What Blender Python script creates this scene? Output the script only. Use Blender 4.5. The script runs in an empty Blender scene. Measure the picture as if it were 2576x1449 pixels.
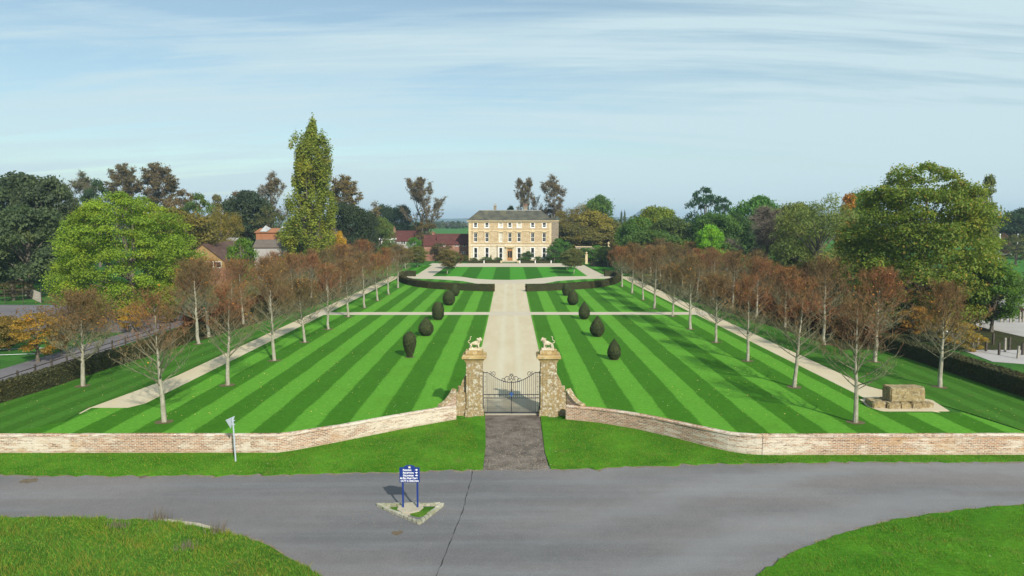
import bpy, bmesh, math, random
import numpy as np
from mathutils import Vector, Matrix
from mathutils.geometry import tessellate_polygon
R = math.radians
C = bpy.context.scene.collection
SC = bpy.context.scene

# ------------------------------------------------------------ camera
H, F, YH, X0 = 13.5, 1750.0, 556.0, 1283.0        # eye height (m), focal length (px of a 2576 wide frame), horizon row, axis column
PITCH = math.atan((724.5 - YH) / F)
YAW = math.atan((1288 - X0) / F)
cam_d = bpy.data.cameras.new('camera'); cam = bpy.data.objects.new('camera', cam_d); C.objects.link(cam)
cam_d.sensor_width = 36; cam_d.lens = 36 * F / 2576; cam_d.clip_start = 0.5; cam_d.clip_end = 20000
cam.location = (0, 0, H); cam.rotation_euler = (math.pi/2 - PITCH, 0, -YAW)
SC.camera = cam
SC.view_settings.view_transform = 'Standard'; SC.view_settings.look = 'None'
SC.view_settings.exposure = 0.64; SC.view_settings.gamma = 1
SC.cycles.volume_bounces = 0; SC.cycles.max_bounces = 5; SC.cycles.diffuse_bounces = 3
SC.cycles.transparent_max_bounces = 8

# ------------------------------------------------------------ world + sun
SUN_EL, SUN_DIR = R(33), Vector((0.42, -0.90))     # sun behind the camera, to its right
SUN_DIR.normalize()
w = bpy.data.worlds.new('World'); SC.world = w; w.use_nodes = True
def build_world():
    nt = w.node_tree; nt.nodes.clear(); n = nt.nodes.new; L = nt.links.new
    out = n('ShaderNodeOutputWorld'); bg = n('ShaderNodeBackground')
    sky = n('ShaderNodeTexSky'); sky.sky_type = 'NISHITA'; sky.sun_disc = False
    sky.sun_elevation = SUN_EL; sky.sun_rotation = math.atan2(SUN_DIR.x, SUN_DIR.y)
    sky.air_density = 1.0; sky.dust_density = 0.8; sky.ozone_density = 1.0
    tc = n('ShaderNodeTexCoord'); sep = n('ShaderNodeSeparateXYZ'); L(tc.outputs['Generated'], sep.inputs[0])
    ad = n('ShaderNodeMath'); ad.operation = 'ADD'; ad.inputs[1].default_value = 0.13; L(sep.outputs['Z'], ad.inputs[0])
    mx = n('ShaderNodeMath'); mx.operation = 'MAXIMUM'; mx.inputs[1].default_value = 0.06; L(ad.outputs[0], mx.inputs[0])
    dv = n('ShaderNodeVectorMath'); dv.operation = 'DIVIDE'; cb = n('ShaderNodeCombineXYZ')
    for i in range(3): L(mx.outputs[0], cb.inputs[i])
    L(tc.outputs['Generated'], dv.inputs[0]); L(cb.outputs[0], dv.inputs[1])
    fl = n('ShaderNodeVectorMath'); fl.operation = 'MULTIPLY'; fl.inputs[1].default_value = (1, 1, 0); L(dv.outputs[0], fl.inputs[0])
    def layer(rot, sc, scale, det, rough, lo, hi, off):
        mp = n('ShaderNodeMapping'); mp.inputs['Rotation'].default_value = (0, 0, R(rot)); mp.inputs['Scale'].default_value = sc
        mp.inputs['Location'].default_value = off; L(fl.outputs[0], mp.inputs[0])
        t = n('ShaderNodeTexNoise'); t.inputs['Scale'].default_value = scale; t.inputs['Detail'].default_value = det
        t.inputs['Roughness'].default_value = rough; t.inputs['Distortion'].default_value = 0.6; L(mp.outputs[0], t.inputs['Vector'])
        r = n('ShaderNodeMapRange'); r.interpolation_type = 'SMOOTHSTEP'
        r.inputs['From Min'].default_value = lo; r.inputs['From Max'].default_value = hi; L(t.outputs['Fac'], r.inputs['Value'])
        return r.outputs['Result']
    a = layer(-38, (0.42, 1.7, 1), 0.62, 7, 0.62, 0.34, 0.57, (3.1, 1.7, 0))
    b = layer(-31, (0.42, 4.2, 1), 1.3, 7, 0.62, 0.30, 0.75, (0.4, 5.2, 0))
    pl = n('ShaderNodeMath'); pl.operation = 'MULTIPLY_ADD'; L(b, pl.inputs[0]); pl.inputs[1].default_value = 0.55; 
    m7 = n('ShaderNodeMath'); m7.operation = 'MULTIPLY'; m7.inputs[1].default_value = 0.70; L(a, m7.inputs[0]); L(m7.outputs[0], pl.inputs[2])
    # more cloud cover towards the right of the view (west-east drift of the sheet)
    gx = n('ShaderNodeMath'); gx.operation = 'MULTIPLY_ADD'; L(sep.outputs['X'], gx.inputs[0]); gx.inputs[1].default_value = 0.50; L(pl.outputs[0], gx.inputs[2])
    hzn = n('ShaderNodeMapRange'); hzn.inputs['From Min'].default_value = 0.0; hzn.inputs['From Max'].default_value = 0.09; hzn.inputs['To Min'].default_value = 0.7; hzn.inputs['To Max'].default_value = 0.0
    L(sep.outputs['Z'], hzn.inputs['Value']); ha = n('ShaderNodeMath'); ha.operation = 'ADD'; L(gx.outputs[0], ha.inputs[0]); L(hzn.outputs[0], ha.inputs[1])
    cl = n('ShaderNodeClamp'); L(ha.outputs[0], cl.inputs[0]); cl.inputs['Max'].default_value = 0.94; cl.inputs['Min'].default_value = 0.24
    mul = n('ShaderNodeMix'); mul.data_type = 'RGBA'; mul.blend_type = 'MULTIPLY'; mul.inputs['Factor'].default_value = 1
    mul.inputs[7].default_value = (0.074, 0.082, 0.078, 1); L(sky.outputs[0], mul.inputs[6])
    mix = n('ShaderNodeMix'); mix.data_type = 'RGBA'; L(cl.outputs[0], mix.inputs['Factor'])
    mix.inputs[7].default_value = (0.405, 0.512, 0.548, 1); L(mul.outputs[2], mix.inputs[6])
    L(mix.outputs[2], bg.inputs['Color']); bg.inputs['Strength'].default_value = 1.0
    L(bg.outputs[0], out.inputs[0])
build_world()
sd = bpy.data.lights.new('sun', 'SUN'); sd.energy = 3.85; sd.angle = R(0.8); sd.color = (1.0, 0.94, 0.84)
so = bpy.data.objects.new('sun', sd); C.objects.link(so)
sv = Vector((SUN_DIR.x*math.cos(SUN_EL), SUN_DIR.y*math.cos(SUN_EL), math.sin(SUN_EL)))
so.rotation_euler = sv.to_track_quat('Z', 'Y').to_euler(); so.location = (60, -60, 80)

# ------------------------------------------------------------ measuring helpers
cp, sp_ = math.cos(PITCH), math.sin(PITCH)
def ray(x, y):
    u, v = (x - 1288)/F, (y - 724.5)/F
    f, d = cp - v*sp_, sp_ + v*cp
    cy, sy = math.cos(YAW), math.sin(YAW)
    return Vector((u*cy + f*sy, -u*sy + f*cy, -d))
def G(x, y, z=0.0):
    r = ray(x, y); t = (z - H)/r.z
    return Vector((r.x*t, r.y*t, z))
def AT(x, y, D):
    r = ray(x, y); t = D/r.y
    return Vector((r.x*t, D, H + r.z*t))
def conv(pts, ox, oy, s):                          # reading scale of an enlarged detail
    return [((ox + s*a)*0.67718, (oy + s*b)*0.67718) for a, b in pts]

# ------------------------------------------------------------ naming
def tag(o, label=None, cat=None, group=None, kind=None):
    if label: o['label'] = label
    if cat: o['category'] = cat
    if group: o['group'] = group
    if kind: o['kind'] = kind
    return o
def thing(name, loc, label, cat, group=None, rz=0):
    o = bpy.data.objects.new(name, None); C.objects.link(o); o.empty_display_size = 0.3
    o.location = loc; o.rotation_euler = (0, 0, rz)
    return tag(o, label, cat, group)

# ------------------------------------------------------------ mesh builder
class MB:
    def __init__(s): s.v = []; s.f = []; s.uv = None
    def add(s, vs, fs):
        n = len(s.v); s.v += [tuple(p) for p in vs]; s.f += [tuple(i+n for i in f) for f in fs]; return s
    def box(s, x0, x1, y0, y1, z0, z1):
        return s.add([(x0,y0,z0),(x1,y0,z0),(x1,y1,z0),(x0,y1,z0),(x0,y0,z1),(x1,y0,z1),(x1,y1,z1),(x0,y1,z1)],
                     [(0,3,2,1),(4,5,6,7),(0,1,5,4),(1,2,6,5),(2,3,7,6),(3,0,4,7)])
    def taper(s, x0, x1, y0, y1, z0, z1, k):
        cx, cy = (x0+x1)/2, (y0+y1)/2; q = lambda a, c: c+(a-c)*k
        return s.add([(x0,y0,z0),(x1,y0,z0),(x1,y1,z0),(x0,y1,z0),(q(x0,cx),q(y0,cy),z1),(q(x1,cx),q(y0,cy),z1),(q(x1,cx),q(y1,cy),z1),(q(x0,cx),q(y1,cy),z1)],
                     [(0,3,2,1),(4,5,6,7),(0,1,5,4),(1,2,6,5),(2,3,7,6),(3,0,4,7)])
    def tube(s, pts, radii, n=6, cap=True):
        pts = [Vector(p) for p in pts]; vs = []; fs = []
        ref = Vector((0.31, 0.95, 0.1)).normalized(); 
        for i, p in enumerate(pts):
            d = (pts[min(i+1, len(pts)-1)] - pts[max(i-1, 0)])
            if d.length < 1e-9: d = Vector((0,0,1))
            d.normalize()
            a = d.cross(ref)
            if a.length < 0.05: a = d.cross(Vector((1,0,0)))
            a.normalize(); b = d.cross(a); r = radii[i] if hasattr(radii, '__len__') else radii
            for k in range(n):
                t = 2*math.pi*k/n; vs.append(p + a*(r*math.cos(t)) + b*(r*math.sin(t)))
        for i in range(len(pts)-1):
            for k in range(n):
                k2 = (k+1) % n; fs.append((i*n+k, i*n+k2, (i+1)*n+k2, (i+1)*n+k))
        if cap: fs.append(tuple(range(n-1, -1, -1))); fs.append(tuple(range((len(pts)-1)*n, len(pts)*n)))
        return s.add(vs, fs)
    def poly(s, pts, z):
        tri = tessellate_polygon([[Vector((p[0], p[1], 0)) for p in pts]])
        ar = 0
        for t in tri[:1]:
            a, b, c = [pts[i] for i in t]; ar = (b[0]-a[0])*(c[1]-a[1]) - (b[1]-a[1])*(c[0]-a[0])
        fs = []
        for t in tri:
            a, b, c = [pts[i] for i in t]
            if (b[0]-a[0])*(c[1]-a[1]) - (b[1]-a[1])*(c[0]-a[0]) < 0: t = (t[0], t[2], t[1])
            fs.append(tuple(t))
        return s.add([(p[0], p[1], z) for p in pts], fs)
    def slab(s, pts, z0, z1):
        s.poly(pts, z1); n = len(pts)
        vs = [(p[0], p[1], z0) for p in pts] + [(p[0], p[1], z1) for p in pts]
        ar = sum(pts[i][0]*pts[(i+1) % n][1] - pts[(i+1) % n][0]*pts[i][1] for i in range(n))
        fs = []
        for i in range(n):
            j = (i+1) % n; fs.append((i, j, n+j, n+i) if ar > 0 else (j, i, n+i, n+j))
        return s.add(vs, fs)
    def lathe(s, prof, n=16, c=(0,0,0)):
        vs = []; fs = []
        for r, z in prof:
            for k in range(n):
                t = 2*math.pi*k/n; vs.append((c[0]+r*math.cos(t), c[1]+r*math.sin(t), c[2]+z))
        for i in range(len(prof)-1):
            for k in range(n):
                k2 = (k+1) % n; fs.append((i*n+k, i*n+k2, (i+1)*n+k2, (i+1)*n+k))
        fs.append(tuple(range(n-1, -1, -1))); fs.append(tuple(range((len(prof)-1)*n, len(prof)*n)))
        return s.add(vs, fs)
    def mesh(s, name, m, smooth=False):
        me = bpy.data.meshes.new(name); me.from_pydata(s.v, [], s.f)
        if m: me.materials.append(m)
        if s.uv is not None:
            uvl = me.uv_layers.new(name='UVMap'); vi = np.zeros(len(me.loops), dtype=np.int32); me.loops.foreach_get('vertex_index', vi)
            uvl.data.foreach_set('uv', np.array(s.uv, dtype=np.float32)[vi].ravel())
        if smooth: me.polygons.foreach_set('use_smooth', [True]*len(me.polygons))
        me.update(); return me
    def build(s, name, m, parent=None, smooth=False, bevel=0):
        o = bpy.data.objects.new(name, s.mesh(name, m, smooth)); C.objects.link(o)
        if parent: o.parent = parent
        if bevel:
            b = o.modifiers.new('bevel', 'BEVEL'); b.width = bevel; b.segments = 2; b.limit_method = 'ANGLE'
        return o
def link_mesh(name, me, parent=None, loc=None):
    o = bpy.data.objects.new(name, me); C.objects.link(o)
    if parent: o.parent = parent
    if loc: o.location = loc
    return o
def copy_tree(o, parent=None):
    c = o.copy(); C.objects.link(c); c.parent = parent
    for ch in [x for x in SC.objects if x.parent == o]:
        copy_tree(ch, c)
    return c

# ------------------------------------------------------------ materials
class NM:
    def __init__(s, name, rough=0.9, spec=0.25):
        s.m = bpy.data.materials.new(name); s.m.use_nodes = True; s.nt = s.m.node_tree
        s.b = s.nt.nodes['Principled BSDF']; s.b.inputs['Roughness'].default_value = rough
        s.b.inputs['Specular IOR Level'].default_value = spec
        s.tc = s.n('ShaderNodeTexCoord'); s.co = s.tc.outputs['Object']
    def n(s, t, **k):
        x = s.nt.nodes.new(t)
        for a, b in k.items(): setattr(x, a, b)
        return x
    def set(s, sock, v):
        if hasattr(v, 'is_linked') or hasattr(v, 'links'): s.nt.links.new(v, sock)
        else: sock.default_value = v
    def mapping(s, scale=(1,1,1), rot=(0,0,0), loc=(0,0,0), co=None):
        x = s.n('ShaderNodeMapping'); s.set(x.inputs[0], co or s.co)
        x.inputs['Scale'].default_value = scale; x.inputs['Rotation'].default_value = rot; x.inputs['Location'].default_value = loc
        return x.outputs[0]
    def noise(s, scale, detail=3, rough=0.6, co=None, dist=0):
        x = s.n('ShaderNodeTexNoise'); s.set(x.inputs['Vector'], co or s.co); x.inputs['Scale'].default_value = scale
        x.inputs['Detail'].default_value = detail; x.inputs['Roughness'].default_value = rough; x.inputs['Distortion'].default_value = dist
        return x.outputs['Fac']
    def math(s, op, a, b=0.0, c=0.0):
        x = s.n('ShaderNodeMath', operation=op); s.set(x.inputs[0], a); s.set(x.inputs[1], b)
        if op in ('MULTIPLY_ADD', 'COMPARE'): s.set(x.inputs[2], c)
        return x.outputs[0]
    def rng(s, v, a, b, c=0.0, d=1.0, smooth=False):
        x = s.n('ShaderNodeMapRange'); s.set(x.inputs['Value'], v)
        for k, q in (('From Min', a), ('From Max', b), ('To Min', c), ('To Max', d)): x.inputs[k].default_value = q
        if smooth: x.interpolation_type = 'SMOOTHSTEP'
        return x.outputs[0]
    def mix(s, f, a, b, mode='MIX'):
        x = s.n('ShaderNodeMix', data_type='RGBA', blend_type=mode); s.set(x.inputs['Factor'], f)
        for i, q in ((6, a), (7, b)): s.set(x.inputs[i], (*q, 1) if isinstance(q, tuple) and len(q) == 3 else q)
        return x.outputs[2]
    def sep(s, co=None):
        x = s.n('ShaderNodeSeparateXYZ'); s.set(x.inputs[0], co or s.co); return x.outputs
    def vor(s, scale, co=None):
        x = s.n('ShaderNodeTexVoronoi'); s.set(x.inputs['Vector'], co or s.co); x.inputs['Scale'].default_value = scale; return x.outputs
    def bump(s, h, strength=0.4, dist=0.05):
        x = s.n('ShaderNodeBump'); s.set(x.inputs['Height'], h); x.inputs['Strength'].default_value = strength; x.inputs['Distance'].default_value = dist
        s.nt.links.new(x.outputs[0], s.b.inputs['Normal'])
    def col(s, v): s.set(s.b.inputs['Base Color'], (*v, 1) if isinstance(v, tuple) and len(v) == 3 else v); return s

def mottled(name, a, b, scale=2, fine=None, rough=0.9, bump=0.3, spec=0.2, c=None, cs=0.5):
    m = NM(name, rough, spec); f = m.rng(m.noise(scale, 5, 0.65), 0.32, 0.68)
    col = m.mix(f, a, b)
    if c: col = m.mix(m.rng(m.noise(scale*0.27+0.1, 4), 0.52, 0.62, 0, cs, True), col, c)
    if fine: col = m.mix(m.rng(m.noise(fine, 3, 0.7), 0.3, 0.7, 0, 0.45), col, m.mix(1.0, col, (0.5, 0.5, 0.5), 'MULTIPLY'))
    m.col(col)
    if bump: m.bump(m.noise(fine or scale*6, 4, 0.7), bump, 0.05)
    return m.m

def grass_mat(name, light, dark, stripes=None, rot=0.0, rough_patch=0.5, brown=(0.16, 0.14, 0.04), brown_amt=0.15, speck=True):
    m = NM(name, 0.95, 0.08)
    co = m.mapping(rot=(0, 0, rot))
    if stripes:
        per, ph, absol = stripes
        X = m.sep(co)[0]
        if absol: X = m.math('ABSOLUTE', X)
        wob = m.math('MULTIPLY', m.math('SUBTRACT', m.noise(0.25, 2), 0.5), 0.30)
        wob = m.math('ADD', wob, m.math('MULTIPLY', m.math('SUBTRACT', m.noise(7, 3), 0.5), 0.45))
        t = m.math('FRACT', m.math('MULTIPLY_ADD', m.math('ADD', X, wob), 1.0/per, -ph/per))
        tri = m.math('ABSOLUTE', m.math('SUBTRACT', t, 0.5))       # 0.5 at stripe pair ends, 0 in the middle
        edge = m.rng(tri, 0.235, 0.265, 1, 0, True)                # 1 = light half
        # t in [0,.5] dark, [.5,1] light
        edge = m.math('ADD', m.rng(t, 0.47, 0.53, 0, 1, True), m.rng(t, 0.96, 1.0, 0, -0.6, True))
        f = m.math('ADD', edge, m.math('MULTIPLY', m.math('SUBTRACT', m.noise(0.6, 4), 0.5), 0.5))
        f = m.rng(f, 0, 1)
        col = m.mix(f, dark, light)
    else:
        col = m.mix(m.rng(m.noise(0.35, 5, 0.65), 0.35, 0.65), dark, light)
    # broad tone patches, short streaks, blades
    str_ = m.noise(1.0, 5, 0.7, m.mapping(scale=(2.2, 9, 1)))
    col = m.mix(m.rng(str_, 0.35, 0.65, 0, 0.75), col, m.mix(1.0, col, (0.62, 0.66, 0.55), 'MULTIPLY'))
    col = m.mix(m.rng(m.noise(1.0, 5, 0.75, m.mapping(scale=(5, 14, 1), loc=(5, 5, 0))), 0.36, 0.60, 0.55, 0), col, m.mix(1.0, col, (0.55, 0.68, 0.5), 'MULTIPLY'))
    col = m.mix(m.rng(m.noise(2.6, 6, 0.85, m.mapping(loc=(1, 8, 0))), 0.34, 0.62, 0.6, 0), col, m.mix(1.0, col, (0.58, 0.70, 0.55), 'MULTIPLY'))
    col = m.mix(m.rng(m.noise(4.3, 6, 0.85, m.mapping(loc=(6, 2, 0))), 0.5, 0.68, 0, 0.55), col, m.mix(1.0, col, (1.7, 1.35, 1.3), 'MULTIPLY'))
    col = m.mix(m.rng(m.noise(0.16, 4, 0.6), 0.52, 0.72, 0, 0.5), col, m.mix(1.0, col, (0.85, 0.74, 0.6), 'MULTIPLY'))
    col = m.mix(m.rng(m.noise(22, 3, 0.8), 0.3, 0.7, 0, rough_patch), col, m.mix(1.0, col, (0.42, 0.5, 0.4), 'MULTIPLY'))
    col = m.mix(m.rng(m.noise(0.8, 5, 0.7), 0.55, 0.75, 0, brown_amt, True), col, brown)
    if speck:
        v = m.vor(1.3); d = m.rng(v['Distance'], 0.05, 0.075, 1, 0)
        keep = m.rng(m.noise(0.2, 3), 0.45, 0.6)
        col = m.mix(m.math('MULTIPLY', d, m.math('MULTIPLY', keep, 0.7)), col, (0.5, 0.5, 0.3))
    m.col(col); m.bump(m.noise(30, 3, 0.8), 0.7, 0.04)
    return m.m

M = {}
LG, DG = (0.150, 0.405, 0.042), (0.064, 0.213, 0.013)
M['lawn'] = grass_mat('mown_stripes', LG, DG, (3.80, 3.25, True))
M['lawn_side'] = grass_mat('shaded_side_stripes', (0.082, 0.225, 0.028), (0.060, 0.175, 0.018), (2.1, 0.3, False), R(3), brown_amt=0.55, brown=(.13, .11, .035))  # shade put into the colour: greens darker than the main lawn, plus brown patches
M['lawn_oval'] = grass_mat('oval_stripes', (0.085, 0.35, 0.030), (0.040, 0.185, 0.009), (7.9, -3.95, False))
M['lawn_crescent'] = grass_mat('crescent_stripes', (0.095, 0.33, 0.030), (0.048, 0.20, 0.010), (3.2, 0, False))
M['verge'] = grass_mat('verge_grass', (0.125, 0.33, 0.022), (0.060, 0.20, 0.010), brown_amt=0.6)
M['field'] = grass_mat('field_grass', (0.075, 0.22, 0.04), (0.04, 0.13, 0.025), brown_amt=0.5, speck=False)
M['green_field'] = grass_mat('pitch_grass', (0.085, 0.25, 0.045), (0.06, 0.19, 0.03), brown_amt=0.1, speck=False)
M['rough'] = grass_mat('rough_grass', (0.13, 0.28, 0.030), (0.05, 0.14, 0.014), brown_amt=0.65, brown=(0.20, 0.17, 0.07))
M['litter'] = grass_mat('leaf_litter', (0.07, 0.08, 0.03), (0.05, 0.045, 0.02), brown_amt=0.8, brown=(0.13, 0.07, 0.03))

def gravel():
    m = NM('pale_gravel', 0.95, 0.1)
    X = m.sep()[0]
    a, b = (0.55, 0.485, 0.345), (0.50, 0.425, 0.285)
    col = m.mix(m.rng(m.noise(0.35, 5, 0.6, m.mapping(scale=(1.6, 0.35, 1))), 0.35, 0.65), a, b)
    trk = m.math('ABSOLUTE', m.math('SUBTRACT', m.math('ABSOLUTE', X), 0.85))
    col = m.mix(m.rng(m.math('ADD', trk, m.math('MULTIPLY', m.noise(0.5), 0.4)), 0.2, 0.75, 0.45, 0, True), col, (0.57, 0.545, 0.42))
    col = m.mix(m.rng(m.noise(14, 4, 0.8), 0.35, 0.7, 0, 0.4), col, m.mix(1.0, col, (0.6, 0.58, 0.55), 'MULTIPLY'))
    m.col(col); m.bump(m.noise(25, 3, 0.8), 0.5, 0.03); return m.m
M['gravel'] = gravel()
M['gravel_fore'] = mottled('forecourt_gravel', (0.54, 0.48, 0.37), (0.49, 0.43, 0.33), 0.3, 14, bump=0.4)
def asphalt(name, a, b, warm):
    m = NM(name, 0.85, 0.3)
    big = m.noise(0.10, 4, 0.5, m.mapping(scale=(0.7, 2.2, 1), rot=(0, 0, R(-12)), loc=(3, 1, 0)))
    col = m.mix(m.rng(big, 0.38, 0.62), a, b)
    tr = m.noise(0.5, 4, 0.6, m.mapping(scale=(0.12, 1.6, 1), rot=(0, 0, R(-8))))
    col = m.mix(m.rng(tr, 0.45, 0.7, 0, 0.5), col, warm)
    col = m.mix(m.rng(m.noise(1.6, 5, 0.7), 0.35, 0.65, 0, 0.35), col, m.mix(1.0, col, (0.72, 0.72, 0.72), 'MULTIPLY'))
    col = m.mix(m.rng(m.noise(40, 2, 0.8), 0.35, 0.7, 0, 0.4), col, m.mix(1.0, col, (0.55, 0.55, 0.55), 'MULTIPLY'))
    col = m.mix(m.rng(m.noise(11, 3, 0.8), 0.36, 0.64, 0.5, 0), col, m.mix(1.0, col, (0.6, 0.6, 0.6), 'MULTIPLY'))
    col = m.mix(m.rng(m.noise(17, 3, 0.8, m.mapping(loc=(2, 9, 0))), 0.52, 0.70, 0, 0.5), col, m.mix(1.0, col, (1.6, 1.58, 1.55), 'MULTIPLY'))
    s3 = m.sep(); rr = m.n('ShaderNodeVectorMath', operation='DISTANCE'); m.set(rr.inputs[0], m.co); rr.inputs[1].default_value = (24, 4, 0)
    trk = m.math('ABSOLUTE', m.math('SUBTRACT', m.math('FRACT', m.math('MULTIPLY', m.math('ADD', rr.outputs['Value'], m.math('MULTIPLY', m.noise(0.16, 4), 5)), 0.21)), 0.5))
    col = m.mix(m.math('MULTIPLY', m.rng(trk, 0.0, 0.35, 0.38, 0, True), m.rng(s3[0], -2, 10, 0, 1)), col, warm)
    v = m.vor(7); col = m.mix(m.math('MULTIPLY', m.rng(v['Distance'], 0.06, 0.1, 0.7, 0), m.rng(m.noise(0.7, 3), 0.50, 0.56)), col, (0.45, 0.43, 0.40))
    m.col(col); m.bump(m.noise(60, 2, 0.8), 0.5, 0.02); return m.m
M['road'] = asphalt('road_asphalt', (0.150, 0.146, 0.150), (0.205, 0.188, 0.186), (0.235, 0.242, 0.252))
M['tarmac'] = asphalt('yard_tarmac', (0.15, 0.14, 0.15), (0.19, 0.17, 0.18), (0.2, 0.19, 0.2))
def apron():
    m = NM('worn_apron', 0.9, 0.2)
    col = m.mix(m.rng(m.noise(0.9, 5, 0.7), 0.35, 0.65), (0.075, 0.060, 0.048), (0.19, 0.160, 0.135))
    sp = m.rng(m.noise(9, 3, .8), 0.57, 0.68, 0, .6)
    near = m.rng(m.math('ADD', m.sep()[1], m.math('MULTIPLY', m.noise(0.8, 3), 5)), 40, 47, 0.95, 0.1)
    col = m.mix(m.math('MULTIPLY', sp, near), col, (0.5, 0.47, 0.42))
    m.col(col); m.bump(m.noise(14, 4, 0.8), 0.8, 0.04); return m.m
M['apron'] = apron()
M['soil'] = mottled('bare_soil', (0.155, 0.125, 0.065), (0.10, 0.085, 0.04), 5, 20)
M['crack'] = mottled('tar_seam', (0.03, 0.03, 0.03), (0.06, 0.06, 0.06), 6, 20)
M['edge_mud'] = mottled('muddy_edge', (0.16, 0.125, 0.08), (0.24, 0.21, 0.17), 3, 20)
M['stain'] = mottled('mud_stain', (0.12, 0.085, 0.05), (0.17, 0.14, 0.10), 6, 20)

def stone(name, base, dark, lichen, amt=0.5, sc=1.0, courses=None):
    m = NM(name, 0.9, 0.15)
    col = m.mix(m.rng(m.noise(1.4*sc, 5, 0.65), 0.35, 0.65), base, dark)
    if courses:
        b = m.n('ShaderNodeTexBrick'); cw = m.n('ShaderNodeCombineXYZ'); s3 = m.sep(); m.set(cw.inputs[0], m.math('ADD', s3[0], s3[1])); m.set(cw.inputs[1], s3[2])
        m.set(b.inputs['Vector'], cw.outputs[0]); b.inputs['Scale'].default_value = 1; b.inputs['Brick Width'].default_value = courses[0]; b.inputs['Row Height'].default_value = courses[1]
        b.inputs['Mortar Size'].default_value = 0.03; b.inputs['Color1'].default_value = (1,1,1,1); b.inputs['Color2'].default_value = (0.84,0.82,0.78,1); b.inputs['Mortar'].default_value = (0.7,0.66,0.6,1)
        col = m.mix(1.0, col, b.outputs['Color'], 'MULTIPLY')
    col = m.mix(m.rng(m.noise(3.2*sc, 6, 0.75), 0.50, 0.60, 0, amt, True), col, lichen)
    col = m.mix(m.rng(m.noise(5*sc, 5, 0.7, m.mapping(loc=(7, 3, 1))), 0.56, 0.66, 0, 0.6, True), col, (dark[0]*0.4, dark[1]*0.4, dark[2]*0.4))
    m.col(col); m.bump(m.noise(9*sc, 5, 0.75), 0.8, 0.06); return m.m
M['pier'] = stone('weathered_pier_stone', (0.34, 0.25, 0.12), (0.22, 0.165, 0.085), (0.56, 0.54, 0.45), 0.8, 1.9)
M['cap'] = stone('ochre_cap_stone', (0.48, 0.34, 0.14), (0.30, 0.21, 0.09), (0.55, 0.48, 0.33), 0.5)
M['lion'] = stone('lion_stone', (0.66, 0.58, 0.40), (0.42, 0.33, 0.17), (0.75, 0.74, 0.66), 0.8, 2.5)
M['lion2'] = stone('pale_lion_stone', (0.60, 0.54, 0.42), (0.44, 0.33, 0.22), (0.62, 0.62, 0.50), 0.8, 2.5)
M['monument'] = stone('monument_stone', (0.33, 0.25, 0.12), (0.19, 0.145, 0.08), (0.42, 0.38, 0.26), 0.7, 1.6)
M['ashlar'] = stone('honey_ashlar', (0.52, 0.41, 0.26), (0.43, 0.32, 0.19), (0.58, 0.49, 0.34), 0.5, 0.35, (0.9, 0.36))
M['ashlar_low'] = stone('pale_ashlar', (0.62, 0.57, 0.45), (0.56, 0.49, 0.36), (0.66, 0.62, 0.51), 0.5, 0.35, (0.9, 0.36))
M['rubble'] = stone('grey_rubble', (0.30, 0.26, 0.20), (0.22, 0.19, 0.15), (0.40, 0.36, 0.28), 0.5, 0.6, (0.6, 0.25))
M['trim'] = stone('dressed_trim', (0.60, 0.49, 0.31), (0.50, 0.39, 0.22), (0.64, 0.56, 0.40), 0.4)
M['white'] = mottled('white_paint', (0.78, 0.77, 0.74), (0.72, 0.71, 0.68), 3, None, 0.5, 0)
M['slate'] = mottled('mossy_slate', (0.052, 0.054, 0.044), (0.115, 0.112, 0.082), 0.6, 5, 0.8, 0.3, c=(0.15, 0.14, 0.08), cs=0.6)
M['lead'] = mottled('lead_flashing', (0.42, 0.43, 0.42), (0.30, 0.31, 0.31), 1)
M['red_roof'] = mottled('dark_red_tiles', (0.115, 0.040, 0.032), (0.075, 0.028, 0.026), 0.7, 5, c=(0.14, 0.07, 0.05))
M['brown_roof'] = mottled('brown_tiles', (0.13, 0.075, 0.055), (0.085, 0.05, 0.042), 0.7, 5, c=(0.17, 0.12, 0.08))
M['grey_roof'] = mottled('grey_tiles', (0.17, 0.14, 0.11), (0.12, 0.10, 0.085), 0.7, 5)
M['red_brick'] = mottled('red_brick', (0.31, 0.16, 0.11), (0.24, 0.12, 0.085), 1.5, 8, c=(0.45, 0.3, 0.22))
M['orange_brick'] = mottled('orange_brick', (0.38, 0.175, 0.085), (0.31, 0.135, 0.07), 1.5, 8)
M['ochre_render'] = mottled('ochre_cladding', (0.33, 0.22, 0.09), (0.27, 0.17, 0.075), 1.2, 9)
M['grey_panel'] = mottled('grey_panel', (0.42, 0.40, 0.38), (0.33, 0.31, 0.30), 0.8, 5)
M['wood'] = mottled('oak_door', (0.38, 0.19, 0.07), (0.30, 0.14, 0.05), 3, 12, 0.6, 0.1)
M['dark_wood'] = mottled('weathered_fence_wood', (0.055, 0.045, 0.035), (0.10, 0.085, 0.07), 3, 12)
M['pale_wood'] = mottled('pale_fence_wood', (0.36, 0.33, 0.28), (0.26, 0.24, 0.20), 3, 12)
M['iron'] = mottled('black_iron', (0.022, 0.026, 0.034), (0.035, 0.04, 0.05), 3, None, 0.6, 0, 0.2)
M['blue'] = NM('navy_paint', 0.4, 0.4).col((0.010, 0.032, 0.17)).m
M['lock_blue'] = NM('blue_lock_paint', 0.5, 0.3).col((0.02, 0.07, 0.22)).m
M['letter'] = NM('white_lettering', 0.6, 0.2).col((0.85, 0.85, 0.85)).m
M['gold'] = NM('gold_lettering', 0.6, 0.2).col((0.55, 0.50, 0.20)).m
M['galv'] = mottled('galvanised_steel', (0.42, 0.48, 0.52), (0.34, 0.39, 0.43), 4, None, 0.45, 0, 0.5)
M['concrete'] = mottled('old_concrete', (0.46, 0.41, 0.31), (0.38, 0.34, 0.26), 3, 18)
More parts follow.
